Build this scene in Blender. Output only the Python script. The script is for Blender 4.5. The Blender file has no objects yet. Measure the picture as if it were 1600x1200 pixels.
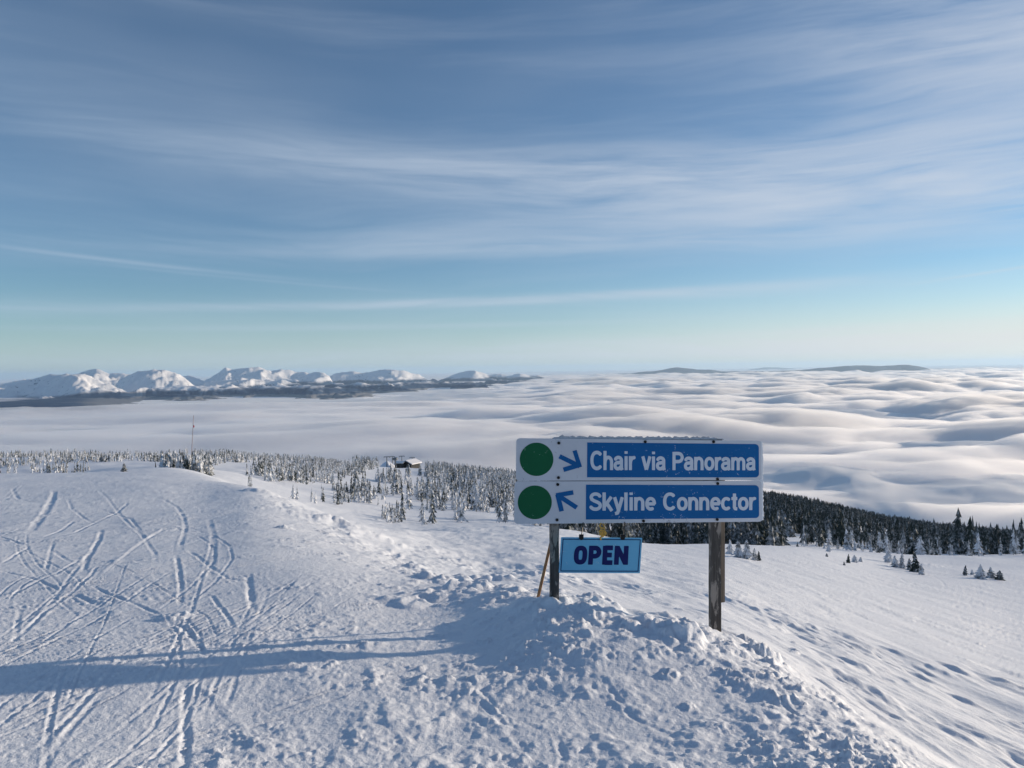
import bpy, math, random
import numpy as np
from mathutils import Vector, Matrix

R = math.radians
random.seed(7)
rng = np.random.default_rng(7)
scene = bpy.context.scene
COL = scene.collection

# ------------------------------------------------------------------ camera
F, CX, CY = 1155.6, 800.0, 578.0        # focal length and principal point in 1600x1200 units
ROLL = R(0.8)
cam_d = bpy.data.cameras.new('camera')
cam = bpy.data.objects.new('camera', cam_d)
COL.objects.link(cam)
cam.location = (0, 0, 0)
cam_d.sensor_width = 36.0
cam_d.lens = 26.0
cam_d.shift_y = -22.0 / 1600.0
cam_d.clip_start = 0.1
cam_d.clip_end = 400000.0
cam.rotation_euler = (Matrix.Rotation(R(90), 4, 'X') @ Matrix.Rotation(-ROLL, 4, 'Z')).to_euler()
scene.camera = cam

# ------------------------------------------------------------------ light
SUN_AZ, SUN_EL = R(68), R(9.5)
sd = Vector((math.sin(SUN_AZ) * math.cos(SUN_EL), math.cos(SUN_AZ) * math.cos(SUN_EL), math.sin(SUN_EL)))
sun_d = bpy.data.lights.new('sun', 'SUN')
sun_d.energy = 5.0
sun_d.color = (1.0, 0.82, 0.62)
sun_d.angle = R(0.7)
sun = bpy.data.objects.new('sun', sun_d)
COL.objects.link(sun)
sun.rotation_euler = sd.to_track_quat('Z', 'Y').to_euler()

scene.view_settings.view_transform = 'Standard'
scene.view_settings.look = 'None'
scene.view_settings.gamma = 1.0
scene.view_settings.exposure = -0.04
scene.view_settings.use_curve_mapping = False
cy = scene.cycles
cy.use_denoising = True
cy.max_bounces = 10
cy.diffuse_bounces = 3
cy.volume_bounces = 5
cy.transparent_max_bounces = 8
cy.caustics_reflective = False
cy.caustics_refractive = False


class NT:
    """tiny helper for node trees"""
    def __init__(s, tree):
        s.t = tree; s.n = tree.nodes; s.l = tree.links
    def node(s, typ, **kw):
        n = s.n.new(typ)
        for k, v in kw.items():
            setattr(n, k, v)
        return n
    def put(s, sock, v):
        if isinstance(v, bpy.types.NodeSocket):
            s.l.new(v, sock)
        else:
            sock.default_value = v
    def math(s, op, a, b=None, c=None, clamp=False):
        n = s.n.new('ShaderNodeMath'); n.operation = op; n.use_clamp = clamp
        s.put(n.inputs[0], a)
        if b is not None: s.put(n.inputs[1], b)
        if c is not None: s.put(n.inputs[2], c)
        return n.outputs[0]
    def mix(s, fac, a, b, blend='MIX'):
        n = s.n.new('ShaderNodeMix'); n.data_type = 'RGBA'; n.blend_type = blend
        s.put(n.inputs[0], fac); s.put(n.inputs[6], a); s.put(n.inputs[7], b)
        return n.outputs[2]
    def ramp(s, fac, lo, hi):
        n = s.n.new('ShaderNodeMapRange'); n.interpolation_type = 'SMOOTHSTEP'
        s.put(n.inputs[0], fac); n.inputs[1].default_value = lo; n.inputs[2].default_value = hi
        return n.outputs[0]
    def noise(s, vec, scale, detail=4, rough=0.5, dist=0.0):
        n = s.n.new('ShaderNodeTexNoise')
        if vec is not None: s.l.new(vec, n.inputs['Vector'])
        n.inputs['Scale'].default_value = scale
        n.inputs['Detail'].default_value = detail
        n.inputs['Roughness'].default_value = rough
        n.inputs['Distortion'].default_value = dist
        return n.outputs['Fac']
    def xyz(s, x, y, z):
        n = s.n.new('ShaderNodeCombineXYZ')
        for i, v in enumerate((x, y, z)): s.put(n.inputs[i], v)
        return n.outputs[0]
    def mapping(s, vec, scale=(1, 1, 1), rot=(0, 0, 0), loc=(0, 0, 0)):
        n = s.n.new('ShaderNodeMapping'); s.l.new(vec, n.inputs[0])
        n.inputs['Location'].default_value = loc
        n.inputs['Rotation'].default_value = rot; n.inputs['Scale'].default_value = scale
        return n.outputs[0]


# ---- world: Nishita sky plus thin cirrus laid out by direction
world = bpy.data.worlds.new('World')
scene.world = world
world.use_nodes = True
world.node_tree.nodes.clear()
w = NT(world.node_tree)
tc = w.node('ShaderNodeTexCoord')
sep = w.node('ShaderNodeSeparateXYZ'); w.l.new(tc.outputs['Generated'], sep.inputs[0])
dx, dy, dz = sep.outputs
zc = w.math('MAXIMUM', dz, 0.004)
vec = w.xyz(dx, dy, zc)
sky = w.node('ShaderNodeTexSky', sky_type='NISHITA')
sky.sun_disc = False
sky.sun_elevation = SUN_EL
sky.sun_rotation = SUN_AZ
sky.altitude = 1800
sky.air_density = 1.0
sky.dust_density = 0.6
sky.ozone_density = 1.3
w.l.new(vec, sky.inputs[0])
az = w.math('ARCTAN2', dx, dy)                       # radians, 0 straight ahead, + right
el = w.math('ARCSINE', w.math('MAXIMUM', dz, 0.0))
deg = 57.29578
A = w.math('MULTIPLY', az, deg)
E = w.math('MULTIPLY', el, deg)

def gauss(a0, sa, e0, se, slope=0.0):
    """soft patch of sky centred on azimuth a0, elevation e0 (degrees)"""
    da = w.math('SUBTRACT', A, a0)
    de = w.math('SUBTRACT', E, w.math('ADD', e0, w.math('MULTIPLY', da, slope)))
    q = w.math('ADD', w.math('POWER', w.math('DIVIDE', w.math('ABSOLUTE', da), sa), 2.0), w.math('POWER', w.math('DIVIDE', w.math('ABSOLUTE', de), se), 2.0))
    return w.math('EXPONENT', w.math('MULTIPLY', q, -1.0))

# wispy fibres: long in azimuth, thin in elevation, gently warped
warp = w.noise(w.xyz(w.math('MULTIPLY', A, 0.03), w.math('MULTIPLY', E, 0.12), 2.0), 1.0, 2, 0.5)
Ew = w.math('ADD', E, w.math('MULTIPLY', w.math('SUBTRACT', warp, 0.5), 5.0))
fib1 = w.noise(w.xyz(w.math('MULTIPLY', A, 0.035), w.math('MULTIPLY', Ew, 0.42), 5.0), 1.0, 6, 0.58, 0.25)
fib2 = w.noise(w.xyz(w.math('MULTIPLY', A, 0.10), w.math('ADD', w.math('MULTIPLY', Ew, 1.3), w.math('MULTIPLY', A, 0.03)), 9.0), 1.0, 5, 0.6, 0.4)
broad = w.noise(w.xyz(w.math('MULTIPLY', A, 0.022), w.math('MULTIPLY', Ew, 0.10), 1.0), 1.0, 3, 0.5)
base_c = w.math('MULTIPLY', w.ramp(fib1, 0.40, 0.85), 0.14)
base_c = w.math('ADD', base_c, w.math('MULTIPLY', w.ramp(broad, 0.30, 0.75), 0.17))
patches = [  # a0, sa, e0, se, slope, strength
    (27, 20, 12.2, 2.6, -0.05, 1.1),
    (8, 14, 14.0, 2.2, -0.03, 0.35),
    (38, 15, 21.0, 6.0, 0.0, 0.85),
    (-10, 22, 15.2, 1.6, -0.05, 0.40),
    (-2, 26, 10.0, 1.5, 0.0, 0.30),
]
pc = None
mod = w.math('ADD', w.math('MULTIPLY', w.ramp(fib1, 0.30, 0.68), 0.75), w.math('MULTIPLY', w.ramp(fib2, 0.3, 0.7), 0.40))
for a0, sa, e0, se, sl, st in patches:
    g = w.math('MULTIPLY', gauss(a0, sa, e0, se, sl), st)
    pc = g if pc is None else w.math('ADD', pc, g)
pc = w.math('MULTIPLY', pc, mod)
lines = [  # thin streaks
    (-5, 20, 5.25, 0.30, 0.028, 0.62),
    (-14, 20, 8.9, 0.45, 0.012, 0.16),
    (4, 16, 9.3, 0.7, -0.02, 0.22),
    (-28, 9, 7.8, 0.14, -0.073, 0.28),
    (-20, 11, 6.9, 0.10, -0.07, 0.12),
    (-12, 22, 3.4, 0.22, 0.01, 0.22),
    (16, 13, 5.6, 0.45, 0.015, 0.30),
    (-33, 14, 4.5, 0.5, 0.02, 0.22),
    (0, 18, 15.4, 0.20, -0.05, 0.16),
    (34, 5, 6.0, 0.10, 0.10, 0.32),
    (26, 28, 1.2, 1.3, 0.02, 1.1),
    (-6, 50, 0.6, 1.5, 0.0, 0.42),
    (12, 14, 2.2, 0.18, 0.03, 0.18),
]
lc = None
for a0, sa, e0, se, sl, st in lines:
    # a fraction of the warp makes the streaks waver
    g = w.math('MULTIPLY', gauss(a0, sa, e0, se, sl), st)
    lc = g if lc is None else w.math('ADD', lc, g)
lc = w.math('MULTIPLY', lc, w.math('ADD', 0.55, w.math('MULTIPLY', w.ramp(fib2, 0.3, 0.65), 0.6)))
cl = w.math('ADD', w.math('ADD', base_c, pc), lc)
cl = w.math('MULTIPLY', w.math('SUBTRACT', 1.0, w.math('EXPONENT', w.math('MULTIPLY', cl, -1.1))), w.ramp(dz, 0.0, 0.02))
rightness = w.math('MULTIPLY', w.math('ADD', w.math('MULTIPLY', dx, 0.5), 0.5), 1.0, clamp=True)
ccol = w.mix(rightness, (3.7, 4.8, 6.2, 1), (6.2, 6.4, 6.9, 1))
tint = w.mix(1.0, sky.outputs[0], (0.66, 0.91, 1.13, 1), 'MULTIPLY')
skyc = w.mix(cl, tint, ccol)
low_veil = w.math('MULTIPLY', w.math('EXPONENT', w.math('MULTIPLY', E, -0.42)), 0.55)      # thin haze over the horizon
skyc = w.mix(low_veil, skyc, (5.2, 6.1, 6.7, 1))
glow = w.math('MULTIPLY', gauss(44, 30, 0.0, 4.0), 0.62)                                    # warm air towards the sun
skyc = w.mix(glow, skyc, (8.4, 7.7, 6.9, 1))
bg = w.node('ShaderNodeBackground')
bg.inputs['Strength'].default_value = 0.118
w.l.new(skyc, bg.inputs['Color'])
wo = w.node('ShaderNodeOutputWorld')
w.l.new(bg.outputs[0], wo.inputs['Surface'])


# ------------------------------------------------------------------ helpers
def link(o):
    COL.objects.link(o); return o

def tag(o, label=None, cat=None, group=None, kind=None):
    if label: o['label'] = label
    if cat: o['category'] = cat
    if group: o['group'] = group
    if kind: o['kind'] = kind
    return o

def np_mesh(name, verts, faces, smooth=False):
    """faces: (n,3) or (n,4) int array"""
    me = bpy.data.meshes.new(name)
    verts = np.ascontiguousarray(verts, dtype=np.float32)
    faces = np.ascontiguousarray(faces, dtype=np.int32)
    n, k = faces.shape
    me.vertices.add(len(verts)); me.vertices.foreach_set('co', verts.ravel())
    me.loops.add(n * k); me.loops.foreach_set('vertex_index', faces.ravel())
    me.polygons.add(n)
    me.polygons.foreach_set('loop_start', np.arange(0, n * k, k, dtype=np.int32))
    me.polygons.foreach_set('loop_total', np.full(n, k, dtype=np.int32))
    me.polygons.foreach_set('use_smooth', np.full(n, smooth, dtype=bool))
    me.update(calc_edges=True)
    me.validate()
    return me

def grid_faces(nr, nc):
    i = np.arange(nr - 1)[:, None] * nc + np.arange(nc - 1)[None, :]
    i = i.ravel()
    return np.stack([i, i + 1, i + nc + 1, i + nc], 1)

def pydata(name, verts, faces, mat, parent=None, smooth=False):
    me = bpy.data.meshes.new(name)
    me.from_pydata([tuple(v) for v in verts], [], faces)
    if smooth:
        for p in me.polygons: p.use_smooth = True
    me.update()
    if mat: me.materials.append(mat)
    o = link(bpy.data.objects.new(name, me))
    if parent: o.parent = parent
    return o

# ---- numpy gradient noise
_perm = np.random.default_rng(11).permutation(4096).astype(np.int64)
_ang = np.random.default_rng(12).random(4096) * 2 * np.pi
_gx, _gy = np.cos(_ang), np.sin(_ang)
def gnoise(x, y, seed=0):
    xi = np.floor(x).astype(np.int64); yi = np.floor(y).astype(np.int64)
    xf = x - xi; yf = y - yi
    u = xf * xf * xf * (xf * (xf * 6 - 15) + 10); v = yf * yf * yf * (yf * (yf * 6 - 15) + 10)
    def g(ax, ay, fx, fy):
        h = _perm[(_perm[(ax + seed * 131) & 4095] + ay) & 4095]
        return _gx[h] * fx + _gy[h] * fy
    n00 = g(xi, yi, xf, yf); n10 = g(xi + 1, yi, xf - 1, yf)
    n01 = g(xi, yi + 1, xf, yf - 1); n11 = g(xi + 1, yi + 1, xf - 1, yf - 1)
    a = n00 + u * (n10 - n00); b = n01 + u * (n11 - n01)
    return (a + v * (b - a)) * 1.5
def fbm(x, y, oct=4, seed=0, gain=0.5, lac=2.03):
    s = 0; a = 1.0; t = 0
    for k in range(oct):
        s = s + a * gnoise(x + 17.3 * k, y - 9.1 * k, seed + k); t += a
        x = x * lac; y = y * lac; a *= gain
    return s / t
def ridged(x, y, oct=4, seed=0, gain=0.5, lac=2.07):
    s = 0; a = 1.0; t = 0
    for k in range(oct):
        s = s + a * (1 - np.abs(gnoise(x + 7.7 * k, y + 3.1 * k, seed + k)) * 2); t += a
        x = x * lac; y = y * lac; a *= gain
    return s / t
def chips(x, y, size, ang, prob, seed):
    """angular blocks of snow scattered one to a cell, each with its own turn, size and tilt"""
    c, s = math.cos(ang), math.sin(ang)
    X = (x * c - y * s) / size; Yc = (x * s + y * c) / size
    xi = np.floor(X).astype(np.int64); yi = np.floor(Yc).astype(np.int64)
    def h(k): return _perm[(_perm[(xi * 3 + seed + k * 97) & 4095] + yi * 7 + k * 31) & 4095] / 4096.0
    lx = X - xi - .5 - (h(1) - .5) * .3; ly = Yc - yi - .5 - (h(2) - .5) * .3
    a = h(3) * 3.14; ca, sa = np.cos(a), np.sin(a)
    u = np.abs(lx * ca - ly * sa) * (1 + h(4)); v = np.abs(lx * sa + ly * ca)
    m = np.maximum(np.maximum(u, v), (u + v) * .78)
    q = np.clip((.40 - m) * 4.2, 0, 1) * (1 + (lx * (h(5) - .5) + ly * (h(6) - .5)) * 2.2)
    return np.where(h(7) < prob, np.clip(q, 0, .85) * (.25 + .75 * h(8) ** 2), 0) * size * .27
def sstep(a, b, x):
    t = np.clip((x - a) / (b - a), 0, 1); return t * t * (3 - 2 * t)

# ---- photograph position + depth  ->  world point (the camera stands at the origin)
cr, sr = math.cos(ROLL), math.sin(ROLL)
def uv(px, py):
    a = px - CX; b = py - CY
    return a * cr - b * sr, a * sr + b * cr          # u right, v down from the level horizon
def P(px, py, Y):
    u, v = uv(px, py)
    return Vector((u / F * Y, Y, -v / F * Y))

# ------------------------------------------------------------------ materials
def new_mat(name):
    m = bpy.data.materials.new(name); m.use_nodes = True
    m.node_tree.nodes.clear()
    t = NT(m.node_tree)
    out = t.node('ShaderNodeOutputMaterial')
    b = t.node('ShaderNodeBsdfPrincipled')
    t.l.new(b.outputs[0], out.inputs['Surface'])
    return m, t, b, out

def simple(name, col, rough=0.6, metal=0.0, var=0.12, scale=30.0, bump=0.0):
    m, t, b, out = new_mat(name)
    tcn = t.node('ShaderNodeTexCoord')
    n = t.noise(tcn.outputs['Object'], scale, 5, 0.6)
    dark = tuple(c * (1 - var) for c in col) + (1,)
    lite = tuple(min(1, c * (1 + var)) for c in col) + (1,)
    t.l.new(t.mix(n, dark, lite), b.inputs['Base Color'])
    b.inputs['Roughness'].default_value = rough
    b.inputs['Metallic'].default_value = metal
    if bump:
        bn = t.node('ShaderNodeBump'); bn.inputs['Strength'].default_value = bump
        bn.inputs['Distance'].default_value = 0.01
        t.l.new(n, bn.inputs['Height']); t.l.new(bn.outputs[0], b.inputs['Normal'])
    return m

def make_snow():
    m, t, b, out = new_mat('snow')
    g = t.node('ShaderNodeNewGeometry')
    pos = g.outputs['Position']
    n0 = t.noise(pos, 0.6, 4, 0.55)
    n1 = t.noise(pos, 9.0, 5, 0.6)
    col = t.mix(n0, (0.75, 0.79, 0.86, 1), (0.83, 0.86, 0.91, 1))
    t.l.new(col, b.inputs['Base Color'])
    b.inputs['Roughness'].default_value = 0.62
    b.inputs['Specular IOR Level'].default_value = 0.35
    n2 = t.noise(pos, 45.0, 4, 0.65)
    n3 = t.noise(pos, 160.0, 2, 0.6)
    nf = t.noise(t.mapping(pos, (1, 0.3, 1)), 1.6, 6, 0.6)
    h = t.math('ADD', t.math('MULTIPLY', n1, 0.013), t.math('ADD', t.math('MULTIPLY', n2, 0.011), t.math('MULTIPLY', n3, 0.0035)))
    h = t.math('ADD', h, t.math('MULTIPLY', nf, 0.03))
    bn = t.node('ShaderNodeBump'); bn.inputs['Strength'].default_value = 0.7
    bn.inputs['Distance'].default_value = 1.0
    t.l.new(h, bn.inputs['Height']); t.l.new(bn.outputs[0], b.inputs['Normal'])
    return m
M_SNOW = make_snow()

# ------------------------------------------------------------------ terrain
# Sections through the ground, read off the photograph: for a bearing (given by the
# photograph's x) pairs of depth in metres and the photograph's y of the ground there.
SECT = {
    -700: [(1, 2250), (2, 1440), (3, 1195), (4.6, 1030), (7.5, 893), (14, 795), (24, 752), (34, 742), (60, 752), (140, 742), (200, 728), (260, 720), (420, 760), (900, 930), (1500, 1010), (2600, 960)],
    0:   [(1, 2250), (2, 1450), (3.1, 1200), (4.6, 1035), (7.5, 897), (14, 800), (24, 752), (33, 739), (40, 742), (60, 750), (110, 742), (140, 736), (200, 722), (260, 713), (400, 745), (900, 930), (1500, 1010), (2600, 960)],
    130: [(1, 2250), (2, 1450), (3.1, 1200), (4.6, 1035), (7.5, 896), (14, 800), (24, 750), (34, 738), (45, 742), (60, 748), (110, 740), (140, 734), (200, 720), (260, 712), (400, 745), (900, 930), (1500, 1010), (2600, 960)],
    230: [(1, 2250), (2, 1450), (3.1, 1200), (4.6, 1036), (7.5, 896), (14, 798), (24, 748), (38, 730), (45, 729), (60, 738), (110, 733), (160, 727), (220, 718), (270, 713), (400, 745), (900, 930), (1500, 1010), (2600, 960)],
    290: [(1, 2250), (2, 1450), (3.1, 1200), (4.6, 1036), (7.5, 896), (14, 800), (24, 752), (38, 732), (50, 724), (56, 725), (80, 736), (130, 733), (180, 724), (240, 716), (300, 713), (420, 745), (900, 930), (1500, 1010), (2600, 960)],
    345: [(1, 2250), (2, 1450), (3.1, 1200), (4.6, 1036), (7.5, 897), (14, 802), (22, 762), (30, 744), (34, 740), (42, 752), (80, 745), (130, 738), (200, 724), (270, 715), (330, 713), (450, 745), (900, 930), (1500, 1010), (2600, 960)],
    395: [(1, 2250), (2, 1450), (3.1, 1200), (4.6, 1036), (7.5, 895), (12, 812), (17, 768), (21, 746), (24, 744), (28, 770), (45, 785), (90, 765), (130, 748), (190, 730), (260, 718), (340, 713), (470, 745), (900, 930), (1500, 1010), (2600, 960)],
    450: [(1, 2250), (2, 1450), (3.1, 1200), (4.6, 1036), (7.5, 896), (12, 825), (16, 792), (20, 783), (26, 806), (45, 812), (80, 785), (110, 768), (150, 755), (200, 740), (280, 724), (380, 714), (500, 745), (900, 930), (1500, 1010), (2600, 960)],
    520: [(1, 2250), (2, 1450), (3.1, 1200), (4.6, 1038), (7.5, 898), (12, 838), (16, 812), (21, 806), (28, 824), (50, 825), (90, 797), (130, 778), (180, 762), (240, 748), (330, 732), (450, 720), (600, 745), (900, 930), (1500, 1010), (2600, 960)],
    620: [(1, 2250), (2, 1450), (3.1, 1200), (4.6, 1042), (6, 968), (8, 905), (13, 860), (20, 836), (30, 823), (38, 836), (65, 832), (90, 815), (130, 795), (190, 772), (270, 755), (380, 740), (500, 731), (620, 727), (720, 745), (1000, 930), (1500, 1010), (2600, 960)],
    700: [(1, 2250), (2, 1450), (3.1, 1200), (4.6, 1045), (6, 970), (7, 934), (9, 900), (10.5, 902), (15, 880), (21, 859), (30, 839), (38, 828), (45, 822), (60, 829), (90, 818), (120, 803), (170, 787), (240, 770), (330, 755), (450, 742), (600, 734), (720, 750), (1000, 930), (1500, 1010), (2600, 960)],
    780: [(1, 2250), (2, 1450), (3.1, 1200), (4.6, 1043), (5.8, 968), (7, 918), (8, 902), (9, 914), (11, 904), (15, 882), (21, 860), (30, 840), (39, 828), (46, 822), (60, 829), (90, 818), (130, 803), (200, 784), (280, 768), (400, 753), (600, 744), (720, 760), (1000, 930), (1500, 1010), (2600, 960)],
    866: [(1, 2250), (2, 1450), (3.1, 1198), (4.6, 1040), (5.3, 966), (6, 926), (6.7, 932), (8, 934), (10, 917), (14, 888), (20, 863), (29, 842), (38, 829), (46, 821), (60, 828), (100, 822), (150, 805), (230, 785), (330, 772), (450, 762), (600, 756), (720, 780), (1000, 930), (1500, 1010), (2600, 960)],
    1000: [(1, 2250), (2, 1450), (3.1, 1198), (4.5, 1047), (5.2, 985), (5.7, 962), (6.3, 968), (8.5, 952), (13, 921), (20, 892), (32, 866), (46, 850), (58, 855), (90, 856), (130, 842), (200, 822), (330, 800), (480, 786), (620, 778), (750, 800), (1000, 930), (1500, 1010), (2600, 960)],
    1120: [(1, 2250), (2, 1450), (3.1, 1198), (4.5, 1058), (5.4, 998), (6, 980), (6.6, 984), (8.5, 972), (13, 932), (20, 900), (30, 877), (42, 859), (53, 847), (66, 852), (100, 850), (140, 840), (210, 820), (330, 796), (480, 780), (640, 769), (750, 800), (1000, 930), (1500, 1010), (2600, 960)],
    1250: [(1, 2250), (2, 1450), (3.1, 1195), (4.0, 1112), (4.7, 1068), (5.3, 1066), (8, 1030), (12, 985), (18, 945), (28, 908), (40, 882), (52, 863), (62, 849), (76, 851), (105, 851), (140, 843), (210, 827), (330, 806), (480, 793), (640, 786), (750, 815), (1000, 935), (1500, 1010), (2600, 960)],
    1400: [(1, 2250), (2, 1455), (2.8, 1250), (3.2, 1195), (4, 1172), (6, 1122), (9, 1067), (13, 1020), (20, 974), (30, 937), (42, 911), (54, 892), (66, 876), (74, 867), (90, 870), (130, 868), (170, 864), (250, 848), (380, 834), (520, 827), (680, 822), (800, 840), (1050, 940), (1500, 1010), (2600, 960)],
    1600: [(1, 2280), (2, 1520), (3, 1330), (5, 1222), (8, 1142), (12, 1080), (18, 1032), (26, 995), (36, 956), (47, 922), (58, 896), (68, 878), (76, 868), (90, 871), (140, 870), (200, 868), (280, 860), (400, 853), (540, 848), (700, 845), (820, 860), (1050, 945), (1500, 1010), (2600, 960)],
    1900: [(1, 2300), (2, 1560), (3, 1380), (5, 1260), (8, 1170), (12, 1105), (18, 1050), (26, 1008), (36, 968), (47, 935), (58, 912), (68, 896), (76, 886), (90, 888), (140, 884), (200, 880), (280, 875), (400, 870), (540, 866), (700, 864), (820, 880), (1050, 950), (1500, 1010), (2600, 960)],
}
LY0, LY1, NL = math.log(1.0), math.log(2600.0), 520
U0, U1, NU = -1500.0, 1300.0, 225
_ly = np.linspace(LY0, LY1, NL)
_us = sorted(SECT)
_rows = []
for pxk in _us:
    pts = SECT[pxk]
    l = np.log([p[0] for p in pts])
    v = np.array([uv(pxk, p[1])[1] for p in pts])
    _rows.append(np.interp(_ly, l, v))
_rows = np.array(_rows)
_ug = np.linspace(U0, U1, NU)
_ucol = np.array([k - CX for k in _us], float)
TAB = np.array([np.interp(_ug, _ucol, _rows[:, j]) for j in range(NL)]).T     # (NU, NL)
def blur(a, n, axis):
    k = np.exp(-0.5 * (np.arange(-3 * n, 3 * n + 1) / n) ** 2); k /= k.sum()
    pad = [(0, 0), (0, 0)]; pad[axis] = (3 * n, 3 * n)
    ap = np.pad(a, pad, mode='edge')
    return np.apply_along_axis(lambda r: np.convolve(r, k, 'valid'), axis, ap)
# work on v*Y (metres) relative so near-camera blur stays sane
TAB = blur(TAB, 3, 0)
TAB = blur(TAB, 3, 1)
def _bs(t):
    return ((1 - t) ** 3 / 6, (3 * t ** 3 - 6 * t ** 2 + 4) / 6, (-3 * t ** 3 + 3 * t ** 2 + 3 * t + 1) / 6, t ** 3 / 6)
def base_v(u, ly):
    fu = np.clip((u - U0) / (U1 - U0) * (NU - 1), 1, NU - 2.001); fl = np.clip((ly - LY0) / (LY1 - LY0) * (NL - 1), 1, NL - 2.001)
    iu = fu.astype(int); il = fl.astype(int); wa = _bs(fu - iu); wb = _bs(fl - il)
    o = 0
    for i in range(4):
        for j in range(4):
            o = o + wa[i] * wb[j] * TAB[iu - 1 + i, il - 1 + j]
    return o
def base_z(x, Y):
    Y = np.maximum(Y, 1.0)
    return -base_v(x / Y * F, np.log(Y)) * Y / F

_march = np.exp(np.linspace(math.log(1.5), math.log(1500), 2500))
def ground_at(px, py, nth=0):
    """first point where the line of sight through (px,py) meets the smooth ground"""
    u, v = uv(px, py)
    tv = base_v(np.full_like(_march, u), np.log(_march))
    hit = np.where(tv < v)[0]
    Y = _march[hit[0]] if len(hit) else 1500.0
    return np.array([u / F * Y, Y])

# --- ski tracks, ridges and lumps, each a line on the snow
def zoomline(x0, y0, s, pts):
    return np.array([ground_at(x0 + a / s, y0 + b / s) for a, b in pts])
TRACKS = []   # (points, half width, depth, rim)
def tr(x0, y0, s, pts, w_, d, rim=0.5): TRACKS.append((zoomline(x0, y0, s, pts), w_ * .31, d * .16, rim))
Z5 = (0, 700, 3.81)
tr(*Z5, [(325, 240), (310, 310), (270, 390), (215, 450), (165, 525)], .13, .09, .35)
tr(*Z5, [(1000, 465), (900, 520), (800, 580), (700, 660), (560, 790)], .07, -.05, .5)
tr(*Z5, [(990, 480), (890, 540), (790, 600), (690, 680)], .06, .045, .2)
tr(*Z5, [(890, 285), (980, 310), (1050, 350), (1095, 420), (1105, 480), (1080, 560), (1070, 640)], .07, .045, .7)
tr(*Z5, [(1045, 635), (1065, 720), (1075, 800), (1075, 930)], .06, .05, .6)
tr(*Z5, [(590, 690), (540, 750), (430, 840), (300, 930), (140, 1060)], .045, .045, .8)
tr(*Z5, [(480, 655), (350, 730), (150, 820), (0, 890)], .05, .04, .8)
tr(*Z5, [(0, 715), (80, 745), (200, 770), (380, 840)], .05, .05, .5)
tr(*Z5, [(430, 850), (520, 880), (600, 915)], .07, .06, .3)
tr(*Z5, [(850, 300), (760, 330), (700, 385), (590, 430), (450, 500), (270, 550), (150, 590)], .06, .045, .8)
tr(*Z5, [(510, 340), (640, 380), (780, 420), (850, 520)], .06, .05, .4)
tr(*Z5, [(70, 240), (110, 300), (200, 330)], .08, .06, .4)
tr(*Z5, [(605, 480), (590, 550), (520, 650), (490, 740)], .07, .06, .5)
tr(*Z5, [(320, 560), (300, 620), (270, 730)], .05, .045, .5)
tr(*Z5, [(310, 610), (360, 640), (430, 680)], .06, .05, .4)
tr(*Z5, [(0, 535), (100, 570), (180, 590)], .05, .05, .5)
tr(*Z5, [(180, 590), (60, 660), (0, 690)], .05, .04, .5)
tr(*Z5, [(530, 790), (640, 850), (760, 890), (830, 920), (980, 980)], .05, .05, .6)
tr(*Z5, [(1240, 410), (1270, 520), (1270, 640), (1250, 740), (1280, 830)], .09, .035, .6)
tr(*Z5, [(1250, 850), (1340, 960), (1400, 1060)], .05, .045, .6)
tr(*Z5, [(1475, 740), (1490, 830), (1500, 900)], .09, .06, .2)
tr(*Z5, [(790, 980), (660, 1060), (530, 1140)], .04, .035, .8)
tr(*Z5, [(520, 940), (380, 1040), (240, 1143)], .035, .03, .8)
tr(*Z5, [(1110, 600), (1230, 690), (1350, 760), (1600, 800)], .06, .04, .5)
tr(*Z5, [(440, 430), (380, 480), (250, 540)], .06, .05, .5)
tr(*Z5, [(120, 930), (100, 1040), (90, 1140)], .05, .03, .5)
tr(*Z5, [(0, 300), (120, 310), (250, 280)], .08, .04, .5)
tr(*Z5, [(580, 240), (640, 300), (700, 380), (850, 530), (920, 620), (930, 720)], .06, .04, .6)
tr(*Z5, [(400, 300), (430, 370), (520, 430), (660, 470)], .06, .04, .6)
Z7 = (0, 900, 3.2)
tr(*Z7, [(935, 480), (925, 600), (930, 760), (915, 880), (900, 955)], .06, .055, .4)
tr(*Z7, [(960, 470), (1090, 560), (1180, 650), (1270, 760), (1400, 810), (1480, 870), (1590, 950)], .07, -.05, .3)
tr(*Z7, [(640, 360), (450, 560), (250, 760), (60, 900)], .05, .03, .6)
tr(*Z7, [(520, 540), (400, 660), (280, 800), (180, 950)], .05, .03, .7)
tr(*Z7, [(1240, 0), (1250, 90), (1270, 160)], .07, .05, .3)
tr(*Z7, [(840, 210), (930, 240), (1000, 330), (1070, 410)], .06, .05, .4)
Z8 = (400, 880, 2.0)
tr(*Z8, [(340, 270), (390, 360), (415, 450), (475, 510), (530, 600)], .09, -.05, .3)
tr(*Z8, [(610, 320), (700, 380), (800, 480), (870, 540)], .05, .03, .7)
tr(*Z8, [(640, 310), (740, 390), (830, 480)], .03, .02, .7)
tr(*Z8, [(920, 440), (960, 530), (950, 600)], .05, .03, .6)
tr(*Z8, [(1000, 370), (900, 430), (820, 450)], .04, .025, .6)
tr(*Z8, [(1090, 330), (1170, 420), (1300, 480)], .05, .03, .6)
tr(*Z8, [(1545, 520), (1560, 640)], .07, .06, .2)
Z6 = (1100, 880, 3.2)
tr(*Z6, [(245, 575), (330, 610), (430, 690), (540, 770), (650, 800)], .045, .05, .3)
tr(*Z6, [(950, 60), (1010, 90), (1075, 115)], .16, .10, .4)
tr(*Z6, [(1130, 50), (1190, 90), (1210, 125)], .12, .08, .4)
tr(*Z6, [(1330, 110), (1420, 140), (1510, 180)], .16, .10, .4)
_rr = random.Random(5)
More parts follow.
